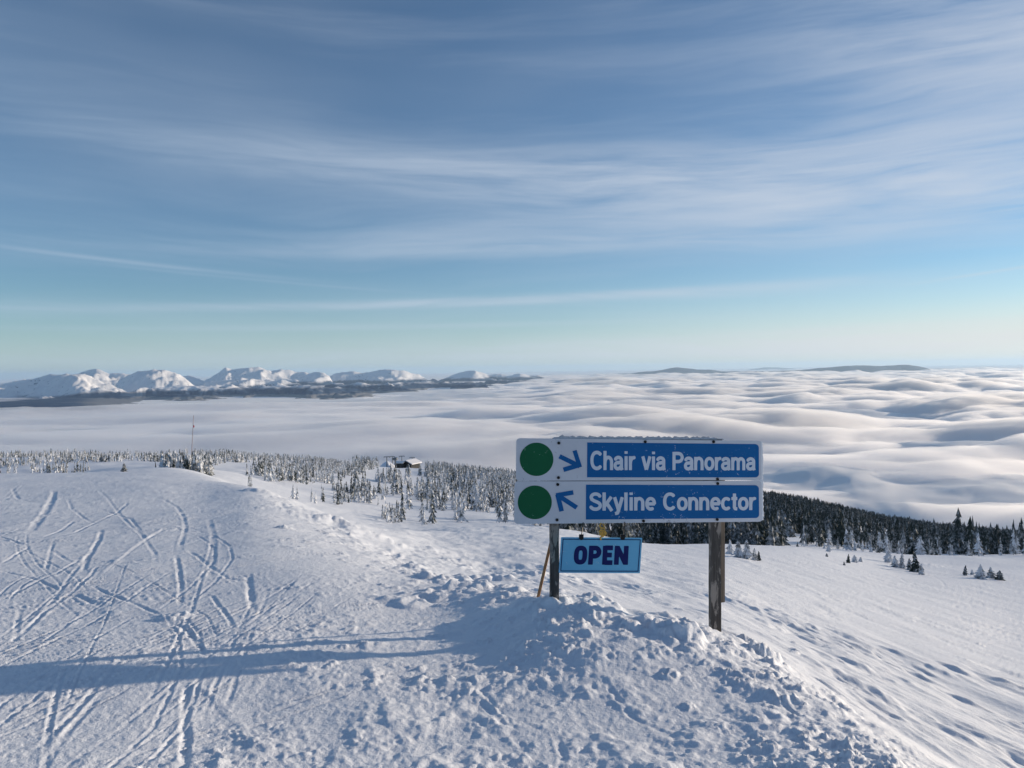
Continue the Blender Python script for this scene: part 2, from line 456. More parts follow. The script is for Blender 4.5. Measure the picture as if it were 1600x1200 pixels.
for k in range(70):      # fainter old tracks over the groomed plateau
    px = _rr.uniform(-60, 420); py = _rr.uniform(745, 1120)
    g0 = ground_at(px, py)
    ang = _rr.choice([R(60), R(115), R(35), R(95)]) + _rr.uniform(-.35, .35)
    L = _rr.uniform(1.8, 6.5) * (0.5 + g0[1] / 9)
    bend = _rr.uniform(-.5, .5) if _rr.random() < .3 else _rr.uniform(-.12, .12)
    pts = [g0 + L * t * np.array([math.cos(ang + bend * t), math.sin(ang + bend * t)]) for t in np.linspace(-.5, .5, 7)]
    TRACKS.append((np.array(pts), _rr.uniform(.007, .015), _rr.uniform(.003, .006), .8))
    if k % 2:
        o_ = _rr.uniform(.10, .2); TRACKS.append((np.array(pts) + np.array([-math.sin(ang), math.cos(ang)]) * o_, TRACKS[-1][1], TRACKS[-1][2], .8))

LUMPS = []   # (x, y, radius, height, stretch)
def lump(px, py, r, h): 
    g = ground_at(px, py); LUMPS.append((g[0], g[1], r, h))
for a in [(770, 905, .34, .15), (735, 915, .30, .10), (700, 925, .26, .07), (640, 935, .3, .06), (800, 925, .2, .05),
          (932, 942, .16, .13), (918, 950, .16, .06), (985, 972, .12, .06), (1062, 985, .22, .13), (1030, 985, .12, .05),
          (1085, 1000, .16, .07), (1150, 1015, .12, .06), (1190, 1025, .10, .10), (1178, 1012, .08, .07), (1205, 1040, .08, .05),
          (875, 936, .16, .06), (850, 940, .3, .06), (690, 905, .2, .09), (665, 902, .14, .05), (880, 925, .12, .05),
          (272, 958, .12, .05), (312, 712, 1.2, .5), (335, 735, 1.0, .25),
          (388, 752, .6, .16), (404, 768, .5, .10), (372, 748, .5, .1), (540, 822, .35, .15), (930, 1010, .12, .03),
          (590, 812, .5, .3), (1532, 1007, .13, .09), (1440, 880, 1.2, .3)]:
    lump(*a)
_rr = random.Random(9)
for k in range(330):     # crumbled snow thrown up along the plateau's edge
    t = _rr.random()
    edge = [(395, 760), (470, 800), (560, 850), (650, 905), (740, 915), (866, 938), (960, 955), (1050, 985), (1130, 1005), (1210, 1045), (1300, 1105), (1400, 1195)]
    s = t * (len(edge) - 1); i = min(int(s), len(edge) - 2); f_ = s - i
    px = edge[i][0] * (1 - f_) + edge[i + 1][0] * f_ + _rr.gauss(0, 26); py = edge[i][1] * (1 - f_) + edge[i + 1][1] * f_ + _rr.gauss(10, 34)
    g = ground_at(px, py)
    r = _rr.uniform(.02, .06) * _rr.random() ** .7 * (1 + g[1] / 14)
    LUMPS.append((g[0], g[1], r, r * _rr.uniform(.3, .65)))

# edge of the trodden plateau as a line on the ground
EDGE = np.array([ground_at(*p) for p in [(285, 730), (340, 745), (390, 752), (450, 795), (520, 825), (620, 880), (700, 912), (780, 915), (866, 940), (1000, 968), (1120, 990), (1210, 1035), (1280, 1085), (1340, 1140), (1400, 1200)]])
def seg_dist(x, y, pts):
    d2 = np.full(x.shape, 1e9); side = np.zeros(x.shape)
    for (ax, ay), (bx, by) in zip(pts[:-1], pts[1:]):
        ex, ey = bx - ax, by - ay; L2 = ex * ex + ey * ey + 1e-12
        t = np.clip(((x - ax) * ex + (y - ay) * ey) / L2, 0, 1)
        q = (x - ax - t * ex) ** 2 + (y - ay - t * ey) ** 2
        s = (x - ax) * ey - (y - ay) * ex
        m = q < d2
        d2 = np.where(m, q, d2); side = np.where(m, s, side)
    return np.sqrt(d2), side

def detail(x, Y):
    """small relief in metres; fades where a vertex spacing could not carry it"""
    r = np.hypot(x, Y)
    z = np.zeros_like(x)
    dE, side = seg_dist(x, Y, EDGE)
    off = sstep(-0.15, 0.5, np.where(side < 0, dE, -dE))        # 0 on the plateau, 1 on the open slope
    off = np.where(Y > 60, 1.0, off)
    near = 1 - sstep(9, 26, r)
    mid = 1 - sstep(40, 160, r)
    # trodden, crumbly plateau
    patch = sstep(-.15, .35, fbm(x * .9, Y * .9, 3, 40))
    rough = np.maximum(0, fbm(x * 7 + .6 * Y, Y * 7, 4, 1, .62)) ** 1.2
    rough2 = fbm(x * 19, Y * 19, 3, 5, .6)
    band = np.exp(-(dE / 0.9) ** 2)
    front = sstep(7.5, 3.5, Y)
    pl = (0.055 * rough * (.2 + .8 * patch) * (.36 + .5 * band + 1.15 * front * sstep(-3.0, .2, x)) + .0075 * rough2 * (0.6 + .4 * patch) * (.65 + .5 * band + .5 * front) + .055 * front * sstep(-2.6, .2, x) * np.maximum(0, fbm(x * 2.4, Y * 2.1, 4, 6, .6))) * near
    pl = pl + 0.012 * fbm(x * 1.3, Y * 1.1, 3, 8) * mid + .030 * sstep(6, 12, r) * np.maximum(0, fbm(x * 3.2, Y * 2.6, 4, 10, .62)) * (.4 + .6 * patch) * mid + .04 * fbm(x * .35, Y * .3, 3, 9) * mid
    pl = pl + .002 * ridged(x * 5 - Y * 3.2, (Y + x) * .8, 3, 70) * near
    cm = (.15 * patch + .9 * band + .75 * front * sstep(-1.8, .6, x) + .25 * sstep(.1, .4, fbm(x * .7 + 5, Y * .6, 2, 47))) * near
    ch = chips(x, Y, .055, .4, .5, 11) + chips(x, Y, .10, 1.1, .34, 12) * .9 + chips(x, Y, .19, .8, .16, 13) * np.clip(band + .5 * front, 0, 1) + chips(x, Y, .26, 2.1, .12, 14) * .7 * band
    ch = ch * (.35 + .9 * np.clip(fbm(x * 1.1 + 8, Y * 1.1, 2, 48) + .1, 0, 1))
    pl = pl + np.clip(cm, 0, .8) * ch
    # wind-scoured slope: long streaks along the wind
    c, s = math.cos(R(-7)), math.sin(R(-7))
    xa = (x * c - Y * s); ya = (x * s + Y * c)
    wrp = fbm(x * .5, Y * .5, 2, 60) * .5
    st1 = fbm(xa * 2.6 + wrp, ya * .62, 4, 20, .55)
    st2 = fbm(xa * 6.5 + wrp * 2, ya * 1.7, 3, 24, .55)
    st3 = fbm(xa * .7, ya * .18, 3, 28)
    pt = sstep(-.25, .3, fbm(x * .33 + 4, Y * .28, 3, 44))
    dent = -np.maximum(0, fbm(xa * 2.1 + 3, ya * .9, 2, 31) - .16) * 1.0
    smooth_zone = np.exp(-((x - 1.6) / 1.5) ** 2 - ((Y - 9) / 3.0) ** 2)
    op = (0.16 * np.maximum(st1 - .02, 0) * (.25 + .75 * pt) + .035 * st2 * (.3 + .7 * pt) + .14 * st3 * mid + .17 * dent * pt) * (1 - .85 * smooth_zone)
    op = op * (1 - sstep(11, 20, r) * .62) * mid
    bowl = sstep(2.0, -3.0, x - .1 * Y) * sstep(9, 14, Y) * mid
    op = op + bowl * (.11 * fbm(x * .55, Y * .35, 4, 80, .55) + .05 * np.maximum(0, fbm(x * 1.5, Y * 1.3, 3, 84)))
    pl = pl - (.12 + .12 * sstep(5.4, 3.6, Y)) * dE * np.exp(-dE / 1.25) * sstep(9.5, 6.5, Y)
    z += pl * (1 - off) + op * off + ch * 1.0 * np.exp(-(dE / .7) ** 2) * off * near
    # knobbly ridge right at the edge
    z += (.035 * np.maximum(0, fbm(x * 5.0, Y * 5.0, 4, 13, .6)) + .03 * fbm(x * 1.7, Y * 1.7, 2, 14)) * np.exp(-(dE / .45) ** 2) * (1 + r / 16) * (1 - sstep(25, 60, r))
    # rolling of the far ground
    far = sstep(45, 130, r)
    z += far * (1.5 * fbm(x * .018, Y * .018, 4, 50) + .6 * fbm(x * .07, Y * .06, 3, 51)) * (1 - .5 * sstep(400, 900, r))
    # tracks
    for pts, hw, dep, rim in TRACKS:
        lo = pts.min(0) - hw * 5; hi = pts.max(0) + hw * 5
        idx = np.where((x > lo[0]) & (x < hi[0]) & (Y > lo[1]) & (Y < hi[1]))[0]
        if not len(idx): continue
        xx, yy = x[idx], Y[idx]
        jx = .35 * hw * gnoise(xx * 6, yy * 6, 91); jy = .35 * hw * gnoise(xx * 6 + 50, yy * 6, 92)
        d, _ = seg_dist(xx + jx, yy + jy, pts)
        e0 = np.hypot(xx - pts[0][0], yy - pts[0][1]); e1 = np.hypot(xx - pts[-1][0], yy - pts[-1][1])
        LL = np.hypot(*(pts[-1] - pts[0])) * .16
        env = sstep(0, LL, e0) * sstep(0, LL, e1) * (.55 + .9 * np.clip(gnoise(xx * 2.2, yy * 2.2, 95) + .5, 0, 1))
        sc_ = 1 + yy / 16
        q = d / (hw * sc_ ** .5)
        z[idx] += .62 * env * sc_ ** .5 * (-dep * np.exp(-(q ** 4)) + rim * abs(dep) * np.exp(-((q - 1.7) / .55) ** 2) * (.5 + .9 * np.maximum(0, gnoise(xx * 9, yy * 9, 93) + .3)))
    for lx, ly_, lr, lh in LUMPS:
        R_ = lr * 2.4
        idx = np.where((np.abs(x - lx) < R_) & (np.abs(Y - ly_) < R_))[0]
        if not len(idx): continue
        xx, yy = x[idx] - lx, Y[idx] - ly_
        wob = 1 + .8 * gnoise(x[idx] / lr * 1.0 + 3, Y[idx] / lr * 1.0, 33) + .3 * gnoise(x[idx] / lr * 2.7, Y[idx] / lr * 2.7, 34)
        q = np.hypot(xx, yy) / (lr * np.maximum(.3, wob))
        z[idx] += .54 * lh * (1 - sstep(.45, 1.25, q)) * (1 + .5 * gnoise(x[idx] / lr * 3, Y[idx] / lr * 3, 35))
    return z

def ground_z(x, Y):
    x = np.atleast_1d(np.asarray(x, float)); Y = np.atleast_1d(np.asarray(Y, float))
    return base_z(x, Y) + detail(x, Y)

uc = np.concatenate([-np.geomspace(5200, 1010, 30), np.linspace(-1000, -870, 14)[:-1], np.linspace(-870, 870, 830), np.linspace(870, 1000, 14)[1:], np.geomspace(1010, 5200, 30)])
lr_ = np.concatenate([np.linspace(math.log(1.0), math.log(2.4), 40)[:-1], np.linspace(math.log(2.4), math.log(14), 420)[:-1], np.linspace(math.log(14), math.log(120), 170)[:-1], np.linspace(math.log(120), math.log(2600), 120)])
YY = np.exp(lr_)
gx = (uc[None, :] / F * YY[:, None]).ravel(); gy = np.repeat(YY, len(uc))
gz = ground_z(gx, gy)
me = np_mesh('snow_ground', np.stack([gx, gy, gz], 1), grid_faces(len(YY), len(uc)), True)
me.materials.append(M_SNOW)
ground = link(bpy.data.objects.new('snow_ground', me))
tag(ground, 'trodden snow plateau with ski tracks falling away to a wind scoured slope', kind='structure')
# the same snow field carried on behind the camera
bx = np.linspace(-260, 260, 120); by = np.concatenate([np.linspace(-220, -12, 60), np.linspace(-11, .995, 14)])
BX, BY = np.meshgrid(bx, by); BX = BX.ravel(); BY = BY.ravel()
edge_z = base_z(np.clip(BX, -4.4, 4.4), np.full_like(BX, 1.0))
BZ = edge_z + .03 * (1 - BY) * 0.6 - np.maximum(0, BX) * .05 + .4 * fbm(BX * .03, BY * .03, 3, 3) * sstep(5, 60, np.hypot(BX, BY))
me = np_mesh('snow_field', np.stack([BX, BY, BZ - .01], 1), grid_faces(len(by), len(bx)), True)
me.materials.append(M_SNOW)
tag(link(bpy.data.objects.new('snow_field', me)), 'snow field carrying on behind the viewpoint', kind='structure')

# ------------------------------------------------------------------ sea of cloud
CLOUD_Z = -300.0
def make_cloud_mat():
    m, t, b, out = new_mat('cloud')
    g = t.node('ShaderNodeNewGeometry')
    b.inputs['Base Color'].default_value = (0.98, 0.96, 0.935, 1)
    b.inputs['Roughness'].default_value = 0.6
    b.inputs['Specular IOR Level'].default_value = 0.8
    b.inputs['Subsurface Weight'].default_value = 1.0
    b.inputs['Subsurface Radius'].default_value = (1.0, 0.95, 0.9)
    b.inputs['Subsurface Scale'].default_value = 55.0
    # light that skims a cloud top is thrown forward, so low sun reads bright at grazing views
    gl = t.node('ShaderNodeBsdfGlossy'); gl.inputs['Color'].default_value = (0.98, 0.96, 0.935, 1)
    gl.inputs['Roughness'].default_value = 0.70
    mx_ = t.node('ShaderNodeMixShader'); mx_.inputs[0].default_value = 0.68
    t.l.new(b.outputs[0], mx_.inputs[1]); t.l.new(gl.outputs[0], mx_.inputs[2]); t.l.new(mx_.outputs[0], out.inputs['Surface'])
    return m
M_CLOUD = make_cloud_mat()
cu = np.concatenate([-np.geomspace(5000, 960, 24), np.linspace(-950, 950, 640), np.geomspace(960, 5000, 24)])
cY = np.exp(np.concatenate([np.linspace(math.log(850), math.log(9000), 230)[:-1], np.linspace(math.log(9000), math.log(95000), 120)]))
cx = (cu[None, :] / F * cY[:, None]).ravel(); cyy = np.repeat(cY, len(cu))
side_amp = .35 + .65 * sstep(-500, 350, cx / cyy * F)
puff = sstep(-.35, .4, fbm(cx / 1900, cyy / 1500, 2, 240))
wx = cx + 260 * fbm(cx / 1500, cyy / 1500, 2, 201); wy = cyy + 260 * fbm(cx / 1500 + 9, cyy / 1500, 2, 202)
cz = CLOUD_Z + 4 + side_amp * 1.15 * (75 * fbm(wx / 4200, wy / 2600, 2, 210)
      + 62 * (np.maximum(0, fbm(wx / 1500, wy / 1000, 2, 211) + .25) ** 1.3 - .3)
      + 20 * fbm(wx / 620, wy / 480, 3, 214) + 9 * ridged(wx / 420, wy / 260, 2, 217) + 13 * puff * np.abs(fbm(wx / 330, wy / 300, 4, 230, .55)) ** .8
      + 5 * puff * fbm(wx / 150, wy / 130, 3, 231, .6) * (1 - sstep(5000, 9000, cyy)) + 3.5 * fbm(wx / 160, wy / 100, 2, 219) * (1 - sstep(4000, 8000, cyy)))
cz += 70 * sstep(30000, 95000, cyy) + 25 * sstep(300, 900, cx / cyy * F) * sstep(9000, 30000, cyy)
me = np_mesh('cloud_sea', np.stack([cx, cyy, cz], 1), grid_faces(len(cY), len(cu)), True)
me.materials.append(M_CLOUD)
tag(link(bpy.data.objects.new('cloud_sea', me)), 'sea of white cloud filling the valley', kind='structure')

# thin mist lying in the hollows of the cloud top, so its surface has no hard skin
def build_mist():
    u_ = np.linspace(-1500, 1500, 420); Y_ = np.exp(np.linspace(math.log(860), math.log(30000), 330))
    X = (u_[None, :] / F * Y_[:, None]).ravel(); Yv = np.repeat(Y_, len(u_))
    sa = .45 + .55 * sstep(-450, 300, X / Yv * F)
    wx_ = X + 300 * fbm(X / 1300, Yv / 1300, 2, 265); wy_ = Yv + 300 * fbm(X / 1300 + 7, Yv / 1300, 2, 266)
    top = CLOUD_Z + 38 + sa * (1 + .4 * sstep(0, 300, X / Yv * F)) * (60 * fbm(wx_ / 3200, wy_ / 2200, 2, 260) + 80 * fbm(wx_ / 1300, wy_ / 800, 2, 262) + 46 * np.maximum(-.1, fbm(wx_ / 520, wy_ / 420, 3, 268)) + 14 * np.abs(fbm(wx_ / 230, wy_ / 200, 3, 270))) - 75 * sstep(6200, 7800, Yv) * sstep(100, -150, X / Yv * F)
    n = len(X)
    V = np.concatenate([np.stack([X, Yv, top], 1), np.stack([X, Yv, np.full(n, -420.0)], 1)])
    g = grid_faces(len(Y_), len(u_)); nr, nc = len(Y_), len(u_)
    side = []
    for i in range(nc - 1):
        side += [(i + 1, i, i + n, i + 1 + n), ((nr - 1) * nc + i, (nr - 1) * nc + i + 1, (nr - 1) * nc + i + 1 + n, (nr - 1) * nc + i + n)]
    for j in range(nr - 1):
        side += [(j * nc, (j + 1) * nc, (j + 1) * nc + n, j * nc + n), ((j + 1) * nc + nc - 1, j * nc + nc - 1, j * nc + nc - 1 + n, (j + 1) * nc + nc - 1 + n)]
    me = np_mesh('mist', V, np.concatenate([g, g[:, ::-1] + n, np.array(side)]), True)
    m = bpy.data.materials.new('mist'); m.use_nodes = True; m.node_tree.nodes.clear(); t = NT(m.node_tree)
    out = t.node('ShaderNodeOutputMaterial'); v = t.node('ShaderNodeVolumePrincipled')
    v.inputs['Color'].default_value = (0.97, 0.97, 0.98, 1); v.inputs['Density'].default_value = 0.014
    v.inputs['Anisotropy'].default_value = 0.45
    t.l.new(v.outputs[0], out.inputs['Volume'])
    me.materials.append(m)
    tag(link(bpy.data.objects.new('cloud_billows', me)), 'soft billowing upper layer of the sea of cloud', kind='stuff')
build_mist()

# ------------------------------------------------------------------ mountains
def make_mountain_mat():
    m, t, b, out = new_mat('mountain')
    g = t.node('ShaderNodeNewGeometry')
    pos = g.outputs['Position']
    sp = t.node('ShaderNodeSeparateXYZ'); t.l.new(pos, sp.inputs[0])
    sn = t.node('ShaderNodeSeparateXYZ'); t.l.new(g.outputs['True Normal'], sn.inputs[0])
    n1 = t.noise(pos, 0.0022, 6, 0.6)
    n2 = t.noise(pos, 0.012, 5, 0.65)
    line = t.math('ADD', sp.outputs[2], t.math('MULTIPLY', t.math('SUBTRACT', n1, 0.5), 150.0))
    line = t.math('ADD', line, t.math('MULTIPLY', t.ramp(sp.outputs[0], -4900.0, -6100.0), 75.0))
    snow = t.ramp(line, -228.0, -176.0)
    rock = t.math('MULTIPLY', t.ramp(n2, 0.56, 0.66), 0.75)
    steep = t.ramp(sn.outputs[2], 0.93, 0.80)
    snowf = t.math('MULTIPLY', snow, t.math('SUBTRACT', 1.0, t.math('MULTIPLY', rock, steep)))
    forest = t.mix(n2, (0.016, 0.046, 0.11, 1), (0.042, 0.088, 0.175, 1))  # blue of haze and shade is mixed into the forest colour
    # snowy clearings and slide paths in the forest
    clear = t.math('MULTIPLY', t.ramp(t.noise(t.mapping(pos, (1, 1, .2)), 0.0045, 4, 0.6), 0.60, 0.68), 0.28)
    forest = t.mix(clear, forest, (0.5, 0.5, 0.52, 1))
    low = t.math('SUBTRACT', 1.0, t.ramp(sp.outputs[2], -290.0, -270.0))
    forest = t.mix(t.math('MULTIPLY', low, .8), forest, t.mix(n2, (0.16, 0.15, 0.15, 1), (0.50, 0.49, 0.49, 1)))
    col = t.mix(snowf, forest, (0.86, 0.86, 0.87, 1))
    t.l.new(col, b.inputs['Base Color'])
    b.inputs['Roughness'].default_value = 0.9
    b.inputs['Specular IOR Level'].default_value = 0.1
    return m
M_MOUNT = make_mountain_mat()
RANGES = [   # crest depth, half width, crest outline in the photograph
    (10500, 1500, [(-400, 600), (-200, 594), (-60, 603), (0, 613), (40, 600), (72, 592), (100, 587), (128, 589), (160, 599), (188, 610), (215, 621), (240, 640)]),
    (14500, 1900, [(-400, 585), (-150, 592), (0, 604), (20, 598), (40, 594), (75, 588), (100, 586), (120, 584), (134, 580), (150, 576), (160, 580), (172, 584), (190, 583), (205, 585), (225, 588), (250, 606), (275, 640)]),
    (12800, 1500, [(150, 640), (185, 596), (200, 586), (215, 581), (240, 579), (258, 581), (275, 586), (290, 594), (305, 608), (330, 640)]),
    (17500, 1900, [(230, 640), (262, 590), (285, 590), (296, 588), (306, 592), (318, 597), (334, 590), (343, 584), (352, 577), (362, 579), (380, 577), (404, 575), (425, 580), (440, 577), (455, 578), (470, 581), (485, 584), (500, 583), (515, 590), (540, 640)]),
    (13500, 1300, [(290, 640), (320, 600), (345, 596), (380, 593), (410, 597), (440, 594), (470, 600), (500, 606), (530, 640)]),
    (18500, 1700, [(470, 640), (500, 598), (520, 587), (535, 583), (552, 580), (570, 582), (590, 579), (612, 579), (635, 582), (650, 588), (668, 594), (690, 597), (720, 640)]),
    (20500, 1500, [(640, 640), (680, 597), (700, 591), (716, 584), (728, 581), (740, 580), (752, 583), (762, 587), (780, 586), (795, 588), (812, 586), (830, 590), (842, 590), (858, 596), (880, 640)]),
    (9300, 900, [(-600, 630), (-100, 626), (0, 624), (60, 626), (120, 624), (200, 620), (290, 616), (340, 618), (400, 640)]),
    (10200, 1900, [(120, 650), (190, 618), (240, 611), (300, 608), (360, 607), (420, 608), (470, 606), (520, 610), (580, 619), (630, 645)]),
    (12600, 2600, [(440, 650), (500, 607), (560, 602), (620, 600), (680, 601), (740, 602), (790, 608), (840, 640)]),
    (15800, 2300, [(620, 650), (690, 602), (760, 598), (820, 597), (850, 599), (880, 640)]),
    (30000, 2500, [(780, 640), (820, 590), (850, 589), (870, 588), (905, 590), (960, 640)]),
]
mu = np.linspace(-1250, 160, 760)
mY = np.exp(np.linspace(math.log(4600), math.log(34000), 300))
mx = (mu[None, :] / F * mY[:, None]).ravel(); myy = np.repeat(mY, len(mu))
mpx = mx / myy * F + CX                                  # bearing as photograph x
mz = np.full_like(mx, -420.0)
spur = ridged(mx / 1500 + .3 * fbm(mx / 900, myy / 900, 2, 305), myy / 2600, 5, 300, .5)
spur2 = ridged(mx / 520, myy / 900, 4, 310, .55)
for D, W, pts in RANGES:
    pp = np.array([p[0] for p in pts], float)
    zz = np.array([-uv(p[0], p[1])[1] / F * D for p in pts])
    hgt = np.interp(mpx, pp, zz, left=-500, right=-500)
    wig = .22 * W * fbm(mx / 1600, myy / 5000, 3, int(D / 100))
    q = (myy - D - wig) / W
    prof = np.where(q < 0, np.maximum(0, 1 + q * .72), np.maximum(0, 1 - q * .55)) 
    prof = np.clip(prof, 0, 1) ** 1.15
    top = np.exp(-(q / .16) ** 2)
    relief = (spur - .55) * 250 * (1 - top * .75) + (spur2 - .5) * 60 * (1 - top * .5)
    crag = 18 * (ridged(mx / 210, myy / 500, 3, 320) - .45) * top * (D > 10300)
    z = -420 + (hgt + 448 + crag) * prof + relief * np.clip(prof * 1.6, 0, 1)
    z = np.where(hgt < -480, -420, z)
    mz = np.maximum(mz, z)
# low brown country under the mountains on the far left, just clear of the cloud
lowY = -uv(0, 0)[1]
low = -345 - 80 * sstep(300, 420, mpx) + 77 * sstep(380, 60, mpx) * sstep(5000, 5900, myy) + 12 * fbm(mx / 700, myy / 900, 4, 330)
mz = np.maximum(mz, low)
me = np_mesh('mountains', np.stack([mx, myy, mz], 1), grid_faces(len(mY), len(mu)), True)
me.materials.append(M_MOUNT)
tag(link(bpy.data.objects.new('mountains', me)), 'snowy mountain range beyond the sea of cloud', kind='structure')

# blue islands of land on the right horizon
M_HILL = simple('distant_forest', (0.008, 0.036, 0.10), .95, 0, .3, .0008)  # base colour carries the blue of distant haze
HILLS = [
    (30000, [(850, 600), (870, 588), (935, 585.5), (960, 584), (1130, 580.5), (1200, 580), (1300, 578), (1440, 576), (1475, 590)]),
    (31000, [(930, 600), (955, 586), (985, 584), (1000, 581), (1020, 580), (1040, 577), (1058, 574), (1072, 575), (1090, 577), (1112, 578), (1135, 581), (1160, 584), (1190, 600)]),
    (60000, [(1120, 600), (1150, 580), (1172, 577), (1195, 574), (1215, 574), (1240, 576), (1262, 577), (1290, 590)]),
    (28000, [(1200, 600), (1232, 580), (1262, 577), (1290, 574), (1318, 572), (1338, 570), (1352, 571), (1378, 572), (1405, 570), (1420, 570), (1440, 573), (1462, 580), (1490, 600)]),
    (64000, [(830, 600), (850, 588), (880, 587), (910, 588), (940, 586), (965, 590), (990, 600)]),
]
hv, hf, off = [], [], 0
for D, pts in HILLS:
    pp = np.array([p[0] - CX for p in pts], float)
    zz = np.array([-uv(p[0], p[1])[1] / F * D for p in pts])
    uu = np.linspace(pp[0], pp[-1], 150); q = np.linspace(-1, 1, 15)
    hh = np.interp(uu, pp, zz) 
    X = (uu[None, :] / F * D + 0 * q[:, None]); Yg = D + q[:, None] * D * .05 + 0 * X
    Z = -420 + (hh[None, :] + 420 + 30 * fbm(X / 1500, Yg / 1500, 3, 400) * (1 - np.exp(-(q[:, None] / .2) ** 2)) + 45 * fbm(X / 900, 0 * X + D / 1000, 4, 410)) * (1 - np.abs(q[:, None]) ** 1.4)
    hv.append(np.stack([X.ravel(), Yg.ravel(), Z.ravel()], 1)); hf.append(grid_faces(15, 150) + off); off += 15 * 150
me = np_mesh('distant_hills', np.concatenate(hv), np.concatenate(hf), True)
me.materials.append(M_HILL)
tag(link(bpy.data.objects.new('distant_hills', me)), 'low blue hills standing out of the cloud on the horizon', kind='structure')

# ------------------------------------------------------------------ haze
def build_haze():
    m = bpy.data.materials.new('haze'); m.use_nodes = True
    m.node_tree.nodes.clear(); t = NT(m.node_tree)
    out = t.node('ShaderNodeOutputMaterial'); v = t.node('ShaderNodeVolumePrincipled')
    v.inputs['Color'].default_value = (0.60, 0.81, 1.0, 1)
    v.inputs['Density'].default_value = HAZE
    v.inputs['Anisotropy'].default_value = 0.25
    t.l.new(v.outputs[0], out.inputs['Volume'])
    x0, x1, y0, y1, z0, z1 = -440000, 440000, -1000, 96500, -1950, 420
    vs = [(x, y, z) for x in (x0, x1) for y in (y0, y1) for z in (z0, z1)]
    fs = [(0, 1, 3, 2), (4, 6, 7, 5), (0, 4, 5, 1), (2, 3, 7, 6), (0, 2, 6, 4), (1, 5, 7, 3)]
    o = pydata('haze', vs, fs, m); tag(o, 'thin blue haze over the valley', kind='stuff')
HAZE = 1.9e-5
build_haze()

# ------------------------------------------------------------------ conifers
def make_tree_mat(name, snow_lo, snow_hi, green=((0.018, 0.030, 0.028), (0.045, 0.062, 0.055))):
    m, t, b, out = new_mat(name)
    g = t.node('ShaderNodeNewGeometry')
    pos = g.outputs['Position']
    sn = t.node('ShaderNodeSeparateXYZ'); t.l.new(g.outputs['True Normal'], sn.inputs[0])
    n1 = t.noise(pos, 1.9, 4, 0.7)
    n2 = t.noise(pos, 0.16, 2, 0.5)
    up = t.math('ABSOLUTE', sn.outputs[2])
    s = t.math('ADD', t.math('MULTIPLY', n1, 1.3), t.math('ADD', t.math('MULTIPLY', up, 0.35), t.math('MULTIPLY', n2, 0.8)))
    f = t.ramp(s, snow_lo, snow_hi)
    gcol = t.mix(n1, green[0] + (1,), green[1] + (1,))
    t.l.new(t.mix(f, gcol, (0.82, 0.84, 0.87, 1)), b.inputs['Base Color'])
    b.inputs['Roughness'].default_value = 0.8
    b.inputs['Specular IOR Level'].default_value = 0.15
    return m
M_FROST = make_tree_mat('frosted_needles', 0.90, 1.28)
M_DARK = make_tree_mat('dark_needles', 1.0, 1.66)
M_BARK = simple('bark', (0.07, 0.055, 0.045), .9, 0, .3, 12, .4)

def conifer_np(seed, tiers=8, spikes=6, rad=.2, ragged=.35, trunk=True):
    """unit-high conifer: ragged skirts of boughs round a stem"""
    r = np.random.default_rng(seed)
    V, T = [], []
    lean = r.normal(0, .025, 2)
    for i in range(tiers):
        f = i / tiers
        zt = 1 - (1 - f) * .94 + .10 * 0 + .12 * (1 - f)       # apex of this skirt
        zb = .05 + f * .90 - .02
        zt = min(1.0, zb + (.26 - .10 * f))
        if i == tiers - 1: zt = 1.0
        rr = rad * ((1 - f) ** .8 * .95 + .07) * r.uniform(.75, 1.2)
        base = len(V); V.append((lean[0] * zt, lean[1] * zt, zt))
        n = spikes * 2; ph = r.uniform(0, 6.28)
        for k in range(n):
            a = ph + k * 2 * math.pi / n + r.normal(0, .12)
            q = rr * (r.uniform(1 - ragged * .4, 1 + ragged) if k % 2 == 0 else r.uniform(.35, .62))
            zz = zb + (r.uniform(-.03, .02) if k % 2 == 0 else r.uniform(.01, .05))
            V.append((math.cos(a) * q + lean[0] * zz, math.sin(a) * q + lean[1] * zz, zz))
        for k in range(n): T.append((base, base + 1 + k, base + 1 + (k + 1) % n))
    if trunk:
        b0 = len(V)
        for k in range(3):
            a = k * 2.094; V.append((math.cos(a) * .018, math.sin(a) * .018, -.12))
        V.append((lean[0] * .6, lean[1] * .6, .6))
        for k in range(3): T.append((b0 + k, b0 + (k + 1) % 3, b0 + 3))
    return np.array(V), np.array(T, int)

FAR_SHAPES = [conifer_np(100 + k, random.choice([6, 7, 8, 9]), 5, random.uniform(.08, .2), random.uniform(.3, .8)) for k in range(20)]
TREES = []      # (x, Y, height, kind, px, py)
_hidden_cache = {}
def visible(x, Y, h):
    u = x / Y * F
    ys = np.exp(np.linspace(math.log(3), math.log(Y * .97), 160))
    mn = base_v(np.full_like(ys, u), np.log(ys)).min()
    z = base_z(np.array([x]), np.array([Y]))[0]
    return -(z + h) / Y * F < mn - 1

